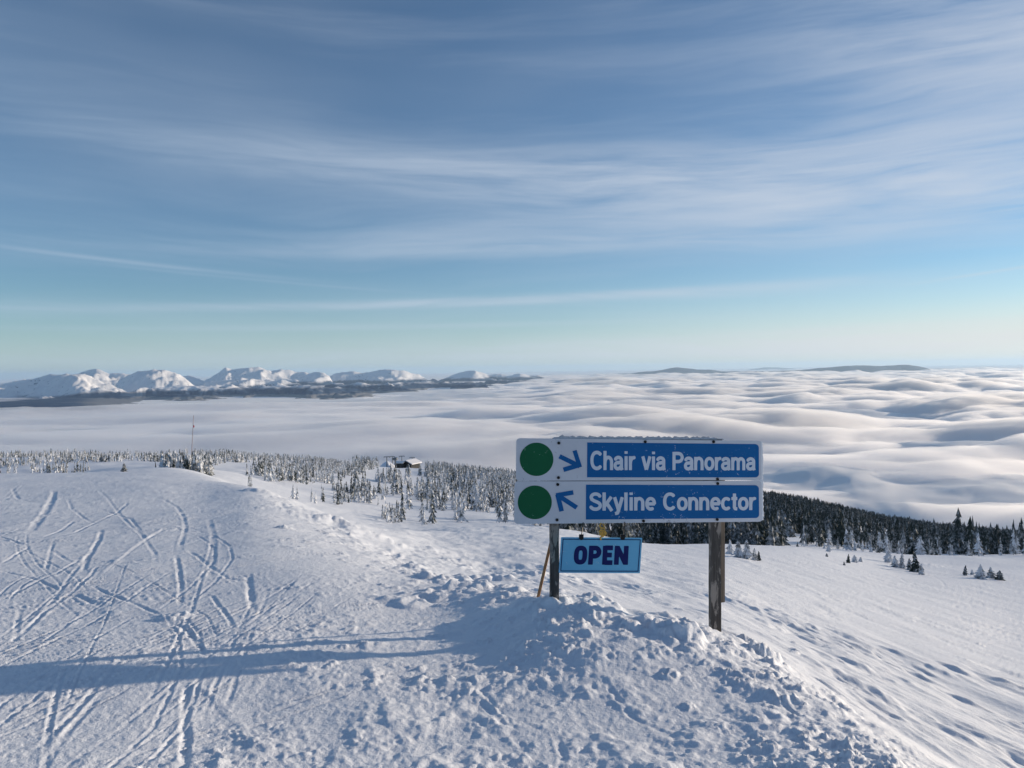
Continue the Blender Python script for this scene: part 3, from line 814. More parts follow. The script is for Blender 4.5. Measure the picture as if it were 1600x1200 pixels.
def in_poly(px, py, poly):
    c = False; j = len(poly) - 1
    for i in range(len(poly)):
        if (poly[i][1] > py) != (poly[j][1] > py) and px < (poly[j][0] - poly[i][0]) * (py - poly[i][1]) / (poly[j][1] - poly[i][1]) + poly[i][0]: c = not c
        j = i
    return c
def proj(x, Y, z):
    u, v = x / Y * F, -z / Y * F
    return u * cr + v * sr + CX, -u * sr + v * cr + CY
CLEAR = [
    [(606, 722), (662, 722), (666, 741), (640, 746), (604, 742)],   # open snow around the lift hut
    # pistes and open snow, as outlines in the photograph
    [(400, 752), (470, 762), (540, 752), (585, 732), (630, 724), (632, 732), (600, 748), (545, 768), (480, 778), (410, 790)],
    [(575, 752), (600, 758), (660, 758), (655, 766), (585, 778), (560, 762)],
    [(480, 795), (560, 792), (640, 800), (560, 812), (500, 812)],
    [(128, 722), (160, 726), (230, 724), (270, 730), (200, 742), (150, 738)],
    [(690, 718), (760, 728), (750, 738), (700, 730)],
    [(720, 748), (765, 752), (760, 762), (722, 760)],
    [(330, 728), (385, 722), (420, 724), (392, 744), (330, 748)],
    [(1235, 815), (1250, 800), (1262, 806), (1256, 822)],
    [(1335, 828), (1390, 826), (1388, 848), (1340, 848)],
    [(1190, 838), (1275, 842), (1330, 856), (1210, 850)],
]
def scatter(n, u0, u1, y0, y1, kind, hfun, dens, seed):
    r = np.random.default_rng(seed)
    uu = r.uniform(u0, u1, n); yy = np.sqrt(r.uniform(y0 ** 2, y1 ** 2, n)); xx = uu / F * yy
    zz = base_z(xx, yy)
    dn = fbm(xx / 26, yy / 26, 3, 500 + seed) + .5 * fbm(xx / 9, yy / 9, 2, 505)
    for i in range(n):
        px, py = proj(xx[i], yy[i], zz[i])
        if r.random() > dens(px, py, yy[i], dn[i]): continue
        if any(in_poly(px, py, c) for c in CLEAR): continue
        h = hfun(px, py, yy[i], r)
        if not visible(xx[i], yy[i], h): continue
        TREES.append((xx[i], yy[i], h, kind, px, py))

def hf_left(px, py, Y, r): return r.uniform(.8, 2.4) * (1.0 if r.random() > .12 else 1.25)
scatter(8500, -1050, -510, 95, 300, 0, hf_left, lambda px, py, Y, d: sstep(.02, .28, d + .12 * (Y > 190)) * .75 , 1)
scatter(900, -545, -470, 58, 110, 0, lambda px, py, Y, r: r.uniform(.9, 1.9), lambda px, py, Y, d: .75 if 258 < px < 335 else .1, 2)
scatter(6500, -500, -200, 110, 440, 0, lambda px, py, Y, r: r.uniform(1.2, 3.5), lambda px, py, Y, d: sstep(.0, .18, d + .1 * (Y > 200)) * .95, 3)
scatter(700, -420, -180, 80, 150, 0, lambda px, py, Y, r: r.uniform(1., 2.3), lambda px, py, Y, d: sstep(.12, .35, d) * .6, 4)
scatter(8000, -250, 110, 78, 600, 0, lambda px, py, Y, r: r.uniform(1.2, 3.9) * (1 + Y / 480), lambda px, py, Y, d: sstep(.05, .20, d + .12 * sstep(600, 760, px)) * .9, 5)
# the dark forest on the right
def hf_for(px, py, Y, r): return r.uniform(4.5, 8.5) * (.72 + .28 * sstep(130, 260, Y)) * (1.12 if r.random() > .94 else 1)
scatter(13000, 170, 1050, 92, 700, 1, hf_for, lambda px, py, Y, d: (1.0 if Y > 150 + .06 * (px - 1100) else .75) * sstep(-.75, -.35, d), 6)
scatter(700, 70, 420, 66, 112, 1, lambda px, py, Y, r: r.uniform(2., 4.2), lambda px, py, Y, d: .8 * sstep(-.3, .1, d), 7)
scatter(1500, 380, 1000, 78, 150, 0, lambda px, py, Y, r: r.uniform(.8, 3.2), lambda px, py, Y, d: .75 * sstep(-.05, .3, d), 8)

def score(t): return t[2] / t[1]
def inside_sign(t):
    tx, ty = proj(t[0], t[1], base_z(np.array([t[0]]), np.array([t[1]]))[0] + t[2] * .6)
    return 800 < tx < 1195 and 680 < ty < 825
def in_frame(t): return 3 < t[4] < 1597
mesh_cache = {}
def tree_mesh(kind, i):
    if (kind, i) not in mesh_cache:
        v, f = FAR_SHAPES[i]
        m = np_mesh('conifer_crown', v, f); m.materials.append(M_FROST if kind == 0 else M_DARK)
        mesh_cache[(kind, i)] = m
    return mesh_cache[(kind, i)]
def zone(kind, px, py, Y):
    if kind == 1:
        if px < 1005: return ('dark conifer under the big sign beside its left post', 'dark conifers seen under the big sign, left half')
        if px < 1200: return ('dark conifer under the big sign near its right post', 'dark conifers seen under the big sign near its right post')
        if px < 1340: return ('snow dusted forest conifer just right of the big sign', 'forest conifers just right of the big sign')
        if px < 1470: return ('snow dusted conifer midway along the right hand forest', 'forest conifers in the middle of the right hand forest')
        return ('snow dusted forest conifer at the right edge of view', 'forest conifers at the right edge')
    if px < 130: return ('stunted rime white conifer behind the ski tracked plateau at the far left', 'rime white conifers at the far left')
    if px < 262: return ('stunted rime white conifer on the ridge left of the tall marker pole', 'rime white conifers left of the marker pole')
    if px < 340: return ('low rime white conifer around the foot of the tall marker pole', 'rime white conifers around the marker pole')
    if px < 480: return ('rime white conifer on the rise between the marker pole and the curving piste', 'rime white conifers right of the marker pole')
    if px < 600: return ('rime white conifer beside the curving piste left of the lift hut', 'rime white conifers beside the curving piste')
    if px < 700 : return ('rime white conifer on the slope in front of the lift hut', 'rime white conifers in front of the lift hut')
    if px < 810: return ('rime white conifer of the thick stand left of the big sign', 'rime white conifers left of the big sign')
    if px < 1200: return ('rime white conifer seen under the big sign', 'rime white conifers seen under the big sign')
    return ('small rime white conifer at the foot of the right hand forest', 'rime white conifers along the forest edge')
tallest = set()
FACE_FZ = ground_z([t[0] for t in TREES], [t[1] for t in TREES])
for kind, nm, stuffname in ((0, 'frosted_conifer', 'frosted_conifer_thicket'), (1, 'forest_conifer', 'conifer_forest')):
    ids = [i for i, t in enumerate(TREES) if t[3] == kind]
    ids.sort(key=lambda i: -score(TREES[i]))
    single = [i for i in ids if in_frame(TREES[i]) and not inside_sign(TREES[i])][:300]
    ss = set(single)
    r = random.Random(kind + 3)
    for i in single:
        x, Y, h, k, px, py = TREES[i]
        o = link(bpy.data.objects.new(nm, tree_mesh(kind, r.randrange(len(FAR_SHAPES)))))
        o.location = (x, Y, FACE_FZ[i]); o.rotation_euler = (0, 0, r.uniform(0, 6.28))
        w_ = h * r.uniform(.8, 1.3); o.scale = (w_, w_, h)
        lb, gr = zone(kind, px, py, Y)
        if px > 1200 or kind == 1:
            fr = Y < 125
            lb += ', front row' if fr else ', back rows'; gr += ', front row' if fr else ', behind the front row'
        if (kind, gr) not in tallest:
            tallest.add((kind, gr)); lb = 'tallest ' + lb
        tag(o, lb, 'conifer', gr)
    Vs, Fs, off = [], [], 0
    for i in ids:
        if i in ss: continue
        x, Y, h, k, px, py = TREES[i]
        v, f = FAR_SHAPES[r.randrange(len(FAR_SHAPES))]
        a = r.uniform(0, 6.28); w_ = h * r.uniform(.8, 1.3); c, s = math.cos(a), math.sin(a)
        q = np.stack([(v[:, 0] * c - v[:, 1] * s) * w_ + x, (v[:, 0] * s + v[:, 1] * c) * w_ + Y, v[:, 2] * h + FACE_FZ[i]], 1)
        Vs.append(q); Fs.append(f + off); off += len(v)
    m = np_mesh(stuffname, np.concatenate(Vs), np.concatenate(Fs)); m.materials.append(M_FROST if kind == 0 else M_DARK)
    tag(link(bpy.data.objects.new(stuffname, m)), 'further snow covered conifers across the slopes' if kind == 0 else 'dense dark forest of snow dusted conifers', kind='stuff')
    print(nm, len(ids), 'trees')

# nearer conifers on the right slope: trunk, crown and snow
def near_conifer(px, py, hpx, label, group, seed, wide=1.0, white=.5, name='snowy_conifer'):
    g = ground_at(px, py); x, Y = g; h = hpx / F * Y
    z = ground_z(x, Y)[0]
    t = link(bpy.data.objects.new(name, None)); t.location = (x, Y, z - .03 * h)
    t.rotation_euler = (random.uniform(-.05, .05), random.uniform(-.05, .05), random.uniform(0, 6.28))
    t.empty_display_size = .2
    tag(t, label, 'conifer', group)
    v, f = conifer_np(seed, 13, 8, .24 * wide, .55, False)
    r = np.random.default_rng(seed)
    v[:, :2] *= h; v[:, 2] *= h
    v[:, :2] += r.normal(0, .012 * h, (len(v), 2))
    m = np_mesh('crown', v, f); m.materials.append(M_DARK if white < .5 else M_FROST)
    c = link(bpy.data.objects.new('crown', m)); c.parent = t
    vs, fs = [], []
    for i, (zz, rr) in enumerate(((-.1 * h, .035 * h), (.3 * h, .025 * h), (.9 * h, .006 * h))):
        for k in range(6): vs.append((math.cos(k * 1.047) * rr, math.sin(k * 1.047) * rr, zz))
    for i in range(2):
        for k in range(6): fs.append((i * 6 + k, i * 6 + (k + 1) % 6, i * 6 + 6 + (k + 1) % 6, i * 6 + 6 + k))
    pydata('trunk', vs, fs, M_BARK, t)
    # clumps of rime held by the boughs
    vs, fs = [], []
    for k in range(26):
        a = r.uniform(0, 6.28); f_ = r.uniform(.08, .95); q = .20 * wide * h * (1 - f_) ** .8 * r.uniform(.5, 1.05)
        c0 = np.array([math.cos(a) * q, math.sin(a) * q, (.06 + f_ * .9) * h]); s = h * r.uniform(.018, .045)
        b = len(vs)
        for d in ((1, 0, 0), (0, 1, 0), (-1, 0, 0), (0, -1, 0), (0, 0, .8), (0, 0, -.6)):
            vs.append(tuple(c0 + np.array(d) * s * r.uniform(.7, 1.4)))
        for q1, q2 in ((0, 1), (1, 2), (2, 3), (3, 0)):
            fs.append((b + q1, b + q2, b + 4)); fs.append((b + q2, b + q1, b + 5))
    ro = pydata('rime', vs, fs, M_SNOW, t); ro['kind'] = 'stuff'
G1 = 'small conifers of the cluster on the right slope'
NEAR = [
    (1431, 893, 35, 'tallest dark conifer of the small cluster on the right slope', .72, .3),
    (1440, 897, 18, 'short snow caked conifer at the right foot of the small slope cluster', 1.2, .8),
    (1421, 889, 20, 'white conifer between the tallest dark one and the thin ones of the slope cluster', 1.0, .8),
    (1409, 886, 25, 'slim rime white conifer in the middle of the slope cluster', .9, .8),
    (1398, 884, 20, 'bushy rime white conifer left of middle in the slope cluster', 1.2, .8),
    (1388, 876, 28, 'pointed rime white conifer at the left end of the slope cluster', 1.0, .8),
    (1508, 897, 17, 'thin dark sapling leading the row of dwarf conifers at the right', .8, .3),
    (1532, 903, 24, 'rounded snow laden dwarf conifer in the row near the right edge', 1.3, .8),
    (1549, 902, 19, 'leaning snow laden dwarf conifer right of the rounded one', 1.4, .8),
    (1562, 905, 16, 'low dark spreading dwarf conifer at the right end of the row', 1.7, .3),
    (1519, 896, 9, 'tiny snowy sapling between the thin dark one and the rounded dwarf conifer', 1.4, .8),
    (1325, 879, 15, 'dark twiggy sapling sticking out of the slope below the forest', .8, .3),
    (1336, 878, 12, 'low white bush conifer right of the dark twiggy sapling', 1.8, .8),
    (1345, 876, 8, 'smallest of the three saplings on the slope below the forest', 1.8, .8),
    (1319, 883, 6, 'tiny dark tuft in front of the three saplings on the slope', 1.5, .3),
    (1292, 869, 6, 'tiny dark tuft alone on the open slope under the forest edge', 1.5, .3),
    (1155, 872, 30, 'broad snow laden conifer just right of the right sign post', 1.1, .8),
    (1168, 874, 32, 'tall snow laden conifer in the clump right of the right sign post', 1.0, .8),
    (1141, 866, 24, 'snow laden conifer closest to the right sign post', 1.1, .8),
    (1178, 875, 20, 'short rime white conifer second from the right in the clump by the post', 1.0, .8),
    (1186, 876, 16, 'thin frosted conifer at the right end of the clump by the post', .8, .3),
    (1263, 853, 19, 'pointed white conifer standing before the dark forest edge', 1.0, .8),
    (1295, 860, 17, 'frost white conifer in front of the forest right of the pointed one', 1.2, .8),
    (1312, 857, 9, 'low frosted bush at the foot of the dark forest', 1.5, .8),
    (1246, 852, 9, 'small dark sapling left of the pointed white conifer', .8, .3),
    (1490, 868, 15, 'white bushy conifer at the lower edge of the forest right of centre', 1.5, .8),
    (1475, 866, 12, 'low white shrub conifer left of the bushy one at the forest edge', 1.8, .8),
    (194, 737, 15, 'lone dark little conifer on the open snow left of the marker pole', 1.2, .3),
]
for i, (px, py, hp, lb, wd, wh) in enumerate(NEAR):
    near_conifer(px, py, hp, lb, None, 900 + i, wd, wh)

# ------------------------------------------------------------------ lift hut and chairlift towers on the far rise
M_ROOFSNOW = simple('roof_snow', (.86, .87, .9), .7, 0, .04, 1)
M_WOOD_DARK = simple('dark_wood', (.028, .027, .028), .8, 0, .25, 2)
M_METAL = simple('galvanised_metal', (.16, .17, .18), .5, .3, .15, 3)
M_GLASS = simple('window_glass', (.03, .04, .05), .15, 0, .1, 3)
HY = 600.0
hc = P(642, 728.5, HY)
def box(name, c, s, mat, parent, rz=0.0, bev=0.0):
    x, y, z = s[0] / 2, s[1] / 2, s[2] / 2
    vs = [(a * x, b * y, d * z) for a in (-1, 1) for b in (-1, 1) for d in (-1, 1)]
    fs = [(0, 1, 3, 2), (4, 6, 7, 5), (0, 4, 5, 1), (2, 3, 7, 6), (0, 2, 6, 4), (1, 5, 7, 3)]
    o = pydata(name, vs, fs, mat, parent)
    o.location = c; o.rotation_euler = (0, 0, rz)
    if bev:
        md = o.modifiers.new('bevel', 'BEVEL'); md.width = bev; md.segments = 2
    return o
hut = link(bpy.data.objects.new('lift_hut', None)); hut.location = hc; hut.rotation_euler = (0, 0, R(62)); hut.scale = (1.0, 1.35, 1.1)
tag(hut, 'dark timber lift hut with snow covered gable roof on the far rise', 'hut')
vs = [(-6, -3.5, -3), (6, -3.5, -3), (6, 3.5, -3), (-6, 3.5, -3), (-6, -3.5, 2.4), (6, -3.5, 2.4), (6, 3.5, 2.4), (-6, 3.5, 2.4), (-6, 0, 4.3), (6, 0, 4.3)]
pydata('wall', vs, [(0, 1, 5, 4), (2, 3, 7, 6), (1, 2, 6, 9, 5), (3, 0, 4, 8, 7)], M_WOOD_DARK, hut)
def roof(name, x0, x1, yh, ze, zr, th, mat, parent):
    vs = [(x0, -yh, ze), (x1, -yh, ze), (x1, 0, zr), (x0, 0, zr), (x0, yh, ze), (x1, yh, ze)]
    vs += [(a, b, c + th) for a, b, c in vs]
    fs = [(0, 3, 2, 1), (3, 4, 5, 2), (6, 7, 8, 9), (9, 8, 11, 10), (0, 1, 7, 6), (4, 10, 11, 5), (0, 6, 9, 3), (3, 9, 10, 4), (1, 2, 8, 7), (2, 5, 11, 8)]
    return pydata(name, vs, fs, mat, parent)
rf = roof('roof', -6.9, 6.9, 4.6, 1.95, 4.42, .2, M_WOOD_DARK, hut)
roof('snow_cover', -6.95, 6.95, 4.65, 2.16, 4.64, .55, M_ROOFSNOW, rf)
for k, xw in enumerate((-3.5, 0.2, 3.6)): box('window', (xw, -3.53, .7), (1.6, .08, 1.2), M_GLASS, hut)
shed = link(bpy.data.objects.new('shed', None)); shed.location = P(624.5, 727.5, HY - 6); shed.rotation_euler = (0, 0, R(-8))
tag(shed, 'low dark shed with a snowy roof joined to the left side of the lift hut', 'shed')
box('wall', (0, 0, .3), (6.5, 4.5, 4), M_WOOD_DARK, shed)
roof('roof', -3.7, 3.7, 2.8, 2.1, 3.1, .5, M_ROOFSNOW, shed)
def tower(px, ptop, pbase, D, label, bar=4.6):
    b = P(px, pbase, D); h = (pbase - ptop) / F * D
    t = link(bpy.data.objects.new('lift_tower', None)); t.location = b
    t.rotation_euler = (0, 0, R(random.uniform(-15, 15)))
    tag(t, label, 'lift tower', 'chairlift towers on the far rise')
    vs = []; fs = []
    for zz, rr in ((-4, .42), (h, .3)):
        for k in range(8): vs.append((math.cos(k * .785) * rr, math.sin(k * .785) * rr, zz))
    for k in range(8): fs.append((k, (k + 1) % 8, 8 + (k + 1) % 8, 8 + k))
    pydata('mast', vs, fs, M_METAL, t)
    box('crossarm', (0, 0, h + .25), (bar, .5, .5), M_METAL, t)
    for s in (-1, 1):
        box('sheave_bank', (s * bar * .47, 0, h - .1), (.35, 2.6, .35), M_METAL, t)
tower(604.5, 714.2, 724, 590, 'leftmost chairlift tower beside the drifted mound on the rise')
tower(613, 713.8, 722, 640, 'chairlift tower close behind the leftmost one on the rise', 4.0)
tower(628, 713.2, 724, 640, 'tallest chairlift tower just left of the hut roof')
tower(644, 715.2, 722, 660, 'chairlift tower rising behind the ridge of the hut roof')
tower(652, 720.5, 727, 640, 'short chairlift tower at the right end of the hut', 3.0)
# terminal housing beside the towers
th = link(bpy.data.objects.new('lift_terminal', None)); th.location = P(617.5, 718, 585)
tag(th, 'rounded grey chairlift terminal housing on stubby legs behind the mound', 'lift terminal')
b_ = box('housing', (0, 0, .6), (3.4, 5.5, 2.0), M_METAL, th, 0, .5)
for s in (-1, 1): box('leg', (0, s * 1.5, -2.2), (.6, .6, 4.4), M_METAL, th)
# mound of drifted snow around the towers
mv = []; N = 28
for j in range(8):
    f_ = j / 7; 
    for k in range(N):
        a = k / N * 6.2832; rr = f_ * (1 + .12 * math.sin(3 * a) + .08 * math.sin(5 * a + 1))
        mv.append((math.cos(a) * rr * 8.5, math.sin(a) * rr * 7, 4.6 * (1 - f_ ** 2) ** 1.2 - 1.0 * f_ * 3))
mf = [(j * N + k, j * N + (k + 1) % N, (j + 1) * N + (k + 1) % N, (j + 1) * N + k) for j in range(7) for k in range(N)]
mo = pydata('snow_mound', mv, mf, M_SNOW, None, True); mo.location = P(605, 729, 605)
tag(mo, 'blue shaded mound of piled snow below the lift towers', kind='structure')

# ------------------------------------------------------------------ marker pole with flag
def tube(name, p0, p1, r0, r1, mat, parent, n=10):
    p0, p1 = Vector(p0), Vector(p1); d = (p1 - p0).normalized()
    a = d.orthogonal().normalized(); b = d.cross(a)
    vs = [tuple(p + (a * math.cos(k * 2 * math.pi / n) + b * math.sin(k * 2 * math.pi / n)) * r_) for p, r_ in ((p0, r0), (p1, r1)) for k in range(n)]
    fs = [(k, (k + 1) % n, n + (k + 1) % n, n + k) for k in range(n)] + [tuple(range(n - 1, -1, -1)), tuple(range(n, 2 * n))]
    return pydata(name, vs, fs, mat, parent)
PY = 43.0
gb = ground_at(298, 729.5); PY = gb[1]
pb = Vector((gb[0], gb[1], float(ground_z(gb[0], gb[1])[0])))
ptop = P(302.5, 649, PY)
mp = link(bpy.data.objects.new('marker_pole', None)); mp.location = pb
tag(mp, 'tall thin wooden marker pole with a small red flag at the plateau edge', 'marker pole')
M_POLE = simple('weathered_pole', (.30, .20, .18), .8, 0, .2, 6)
M_RED = simple('faded_red_fabric', (.75, .16, .17), .7, 0, .1, 5)
top = ptop - pb
tube('pole', (0, 0, -.3), top, .065, .045, M_POLE, mp)
fl = top * ((729.5 - 665) / 80.5)
fv = []
for i in range(6):
    for j in range(4):
        f_ = i / 5
        fv.append((fl.x + .03 + f_ * .30 * (1 - j * .12), fl.y + .04 * math.sin(f_ * 6 + j), fl.z + .18 - j * .17 - f_ * .16 * (1 if j < 2 else .4)))
ff = [(i * 4 + j, i * 4 + 4 + j, i * 4 + 5 + j, i * 4 + 1 + j) for i in range(5) for j in range(3)]
fo = pydata('flag', fv, ff, M_RED, mp, True)
md = fo.modifiers.new('thickness', 'SOLIDIFY'); md.thickness = .006

# ------------------------------------------------------------------ the big sign
# sign plane fixed by three corners; positions on it are given in units of 1/3.636 photograph pixel
ZX, ZY, ZS = 780.0, 660.0, 1600 / 440.0
def zp(zx, zy, Y): return P(ZX + zx / ZS, ZY + zy / ZS, Y)
TL, TR, BL = zp(97, 90, 5.93), zp(1495, 105, 6.12), zp(87, 578, 5.93)
_M = Matrix(((97, 90, 1), (1495, 105, 1), (87, 578, 1))).inverted()
ex = (TR - TL).normalized(); ey = (TL - BL).normalized(); NRM = ex.cross(ey).normalized()     # faces the camera
if NRM.y > 0: NRM = -NRM
def sp(zx, zy, out=0.0):
    wts = Vector((zx, zy, 1)) @ Matrix(((1, 0, 0), (0, 1, 0), (0, 0, 1)))
    k = Vector((zx, zy, 1)); c = [sum(_M[j][i] * k[j] for j in range(3)) for i in range(3)]
    return TL * c[0] + TR * c[1] + BL * c[2] + NRM * out
MPU = (TR - TL).length / 1398.0     # metres per unit
def rrect(x0, y0, x1, y1, r, n=6):
    """rounded rectangle; the corners may be given as four (x,y) by skewing afterwards"""
    pts = []
    rs = r if isinstance(r, (list, tuple)) else [r] * 4       # tl, tr, br, bl
    for (cxx, cyy_, a0, rr) in ((x0 + rs[0], y0 + rs[0], 180, rs[0]), (x1 - rs[1], y0 + rs[1], 270, rs[1]), (x1 - rs[2], y1 - rs[2], 0, rs[2]), (x0 + rs[3], y1 - rs[3], 90, rs[3])):
        if rr < 1: pts.append((cxx, cyy_)); continue
        for k in range(n + 1):
            a = R(a0 + 90 * k / n); pts.append((cxx + rr * math.cos(a), cyy_ + rr * math.sin(a)))
    return pts
def warp4(pts, x0, y0, x1, y1, q):
    """skew points of the box onto quad q (tl,tr,br,bl)"""
    o = []
    for x, y in pts:
        s, t = (x - x0) / (x1 - x0), (y - y0) / (y1 - y0)
        o.append(tuple(q[0][i] * (1 - s) * (1 - t) + q[1][i] * s * (1 - t) + q[2][i] * s * t + q[3][i] * (1 - s) * t for i in (0, 1)))
    return o
def plate(name, pts, out, th, mat, parent, fn=None, bev=0.0):
    fn = fn or sp
    n = len(pts)
    org = fn(*pts[0], out)
    base = parent_world(parent)
    vs = [tuple(base @ fn(x, y, out)) for x, y in pts] + [tuple(base @ fn(x, y, out - th)) for x, y in pts]
    fs = [tuple(range(n)), tuple(range(2 * n - 1, n - 1, -1))] + [(k, n + k, n + (k + 1) % n, (k + 1) % n) for k in range(n)]
    return pydata(name, vs, fs, mat, parent)
_pw = {}
def parent_world(p):
    if p is None: return Matrix.Identity(4)
    return _pw.get(p.name, Matrix.Identity(4))
def root(name, loc):
    o = link(bpy.data.objects.new(name, None)); o.location = loc
    _pw[o.name] = Matrix.Translation(-Vector(loc)); return o
def sub(o, parent):      # children of a part share the thing's space
    _pw[o.name] = _pw[parent.name]; return o

def sign_paint(name, col, wear_col, wear, rough=.45, wear_scale=26, fine=90):
    m, t, b, out = new_mat(name)
    g = t.node('ShaderNodeNewGeometry'); pos = g.outputs['Position']
    n0 = t.noise(pos, 3.0, 4, .6); n1 = t.noise(t.mapping(pos, (1, 1, 1)), wear_scale, 5, .62, .6); n2 = t.noise(pos, fine, 3, .7)
    zone_ = t.noise(pos, 2.2, 2, .5)
    f = t.math('MULTIPLY', t.ramp(t.math('ADD', t.math('MULTIPLY', n1, .62), t.math('ADD', t.math('MULTIPLY', n2, .38), t.math('MULTIPLY', t.math('SUBTRACT', zone_, .5), .25))), 1 - wear, 1 - wear + .04), .85)
    c = t.mix(n0, tuple(x * .86 for x in col) + (1,), tuple(min(1, x * 1.1) for x in col) + (1,))
    t.l.new(t.mix(f, c, wear_col + (1,)), b.inputs['Base Color'])
    b.inputs['Roughness'].default_value = .6
    b.inputs['Specular IOR Level'].default_value = .22
    return m
M_WHITE = sign_paint('white_sign_paint', (.60, .62, .68), (.30, .31, .34), .38, .4)
M_BLUE = sign_paint('blue_sign_vinyl', (.002, .112, .335), (.42, .5, .62), .383, .4)
M_GREEN = sign_paint('green_disc_vinyl', (.002, .105, .042), (.35, .5, .42), .385, .4)
M_LETTER = sign_paint('white_letter_vinyl', (.62, .67, .76), (.2, .3, .5), .30, .4)
M_BOLT = simple('black_bolt', (.012, .012, .014), .4, .6, .1, 40)

def make_wood(name, c1, c2, c3):
    m, t, b, out = new_mat(name)
    g = t.node('ShaderNodeNewGeometry'); pos = g.outputs['Position']
    n1 = t.noise(t.mapping(pos, (1, 1, .06)), 60, 6, .65, .5)
    n2 = t.noise(t.mapping(pos, (1, 1, .35)), 16, 5, .65, .6)
    n3 = t.noise(pos, 4, 3, .6)
    c = t.mix(t.ramp(n1, .3, .7), c1 + (1,), c2 + (1,))
    c = t.mix(t.math('MULTIPLY', t.ramp(t.math('ADD', t.math('MULTIPLY', n2, .7), t.math('MULTIPLY', n3, .3)), .50, .56), .85), c, c3 + (1,))
    t.l.new(c, b.inputs['Base Color']); b.inputs['Roughness'].default_value = .85
    bn = t.node('ShaderNodeBump'); bn.inputs['Strength'].default_value = .6; bn.inputs['Distance'].default_value = .004
    t.l.new(t.math('ADD', n1, n2), bn.inputs['Height']); t.l.new(bn.outputs[0], b.inputs['Normal'])
    return m
M_POST = make_wood('peeling_dark_post', (.035, .032, .031), (.085, .076, .070), (.29, .26, .235))
M_POSTB = make_wood('grey_weathered_post', (.15, .12, .09), (.24, .19, .145), (.18, .14, .11))
M_STICK = make_wood('brown_stick', (.30, .15, .07), (.42, .23, .11), (.35, .2, .1))

s0 = sp(800, 1000); s0.z = float(ground_z(s0.x, s0.y)[0])
SIGN = root('trail_sign', s0)
tag(SIGN, 'large blue and white trail direction sign on two wooden posts in the snow', 'trail sign')

# lettering drawn glyph by glyph: every glyph is a set of broad strokes (units: cap height = 1)
def arc(cx_, cy_, rx, ry, a0, a1, n=18, p=1.0):
    o = []
    for k in range(n + 1):
        a = R(a0 + (a1 - a0) * k / n); c, s = math.cos(a), math.sin(a)
        o.append((cx_ + rx * math.copysign(abs(c) ** p, c), cy_ + ry * math.copysign(abs(s) ** p, s)))
    return o
GL = {   # glyph: (advance, stroke weight factor, [strokes])
    'C': (.78, [arc(.40, .5, .295, .415, 42, 318, 26, .9)]),
    'P': (.72, [[(.11, 0), (.11, 1)], [(.11, .915), (.36, .915)] + arc(.38, .695, .225, .22, 90, -90, 14) + [(.36, .475), (.11, .475)]]),
    'S': (.74, [arc(.37, .725, .245, .19, 12, 180, 14) + [(.16, .62), (.30, .535), (.45, .475)] + arc(.36, .28, .27, .20, 42, -165, 18)]),
    'O': (.84, [arc(.42, .5, .31, .415, 0, 360, 36, .9)]),
    'E': (.66, [[(.11, 0), (.11, 1)], [(.11, .915), (.60, .915)], [(.11, .51), (.56, .51)], [(.11, .085), (.62, .085)]]),
    'N': (.78, [[(.11, 0), (.11, 1)], [(.67, 0), (.67, 1)], [(.115, .98), (.665, .02)]]),
    'h': (.62, [[(.10, 0), (.10, 1)], [(.10, .36)] + arc(.30, .43, .19, .235, 170, 0, 14) + [(.49, 0)]]),
    'n': (.62, [[(.10, 0), (.10, .74)], [(.10, .36)] + arc(.30, .43, .19, .235, 170, 0, 14) + [(.49, 0)]]),
    'm': (.93, [[(.10, 0), (.10, .74)], [(.10, .40)] + arc(.275, .45, .165, .215, 170, 0, 12) + [(.44, 0)], [(.44, .40)] + arc(.615, .45, .165, .215, 170, 0, 12) + [(.78, 0)]]),
    'r': (.40, [[(.10, 0), (.10, .74)], [(.10, .34)] + arc(.33, .40, .22, .265, 165, 84, 10)]),
    'a': (.60, [arc(.275, .515, .185, .15, 165, 0, 14) + [(.46, .12), (.50, 0)], [(.46, .44), (.34, .405)] + arc(.235, .235, .155, .160, 75, 285, 14) + [(.36, .10), (.46, .22)]]),
    'i': (.29, [[(.135, 0), (.135, .74)], [(.135, .86), (.135, 1.0)]]),
    'l': (.29, [[(.135, 0), (.135, 1)]]),
    'v': (.58, [[(.075, .74), (.285, .02)], [(.505, .74), (.295, .02)]]),
    'o': (.64, [arc(.315, .37, .215, .292, 0, 360, 30, .93)]),
    'e': (.62, [arc(.31, .37, .21, .292, -4, 305, 26, .93), [(.14, .365), (.55, .365)]]),
    'c': (.58, [arc(.31, .37, .215, .292, 45, 315, 22, .93)]),
    'k': (.60, [[(.10, 0), (.10, 1)], [(.12, .24), (.50, .76)], [(.25, .40), (.53, -.02)]]),
    'y': (.57, [[(.075, .74), (.285, .06)], [(.505, .74), (.29, .0), (.235, -.135), (.10, -.165)]]),
    't': (.38, [[(.19, .95), (.19, .16), (.23, .085), (.35, .075)], [(.02, .665), (.35, .665)]]),
    ' ': (.37, []),
    'O!': (.74, [arc(.37, .5, .225, .37, 0, 360, 36, .72)]),
    'P!': (.72, [[(.16, 0), (.16, 1)], [(.16, .875), (.36, .875)] + arc(.38, .66, .20, .215, 90, -90, 14) + [(.36, .445), (.16, .445)]]),
    'E!': (.62, [[(.16, 0), (.16, 1)], [(.16, .89), (.57, .89)], [(.16, .51), (.53, .51)], [(.16, .11), (.58, .11)]]),
    'N!': (.80, [[(.15, 0), (.15, 1)], [(.64, 0), (.64, 1)], [(.17, .93), (.62, .07)]]),
}
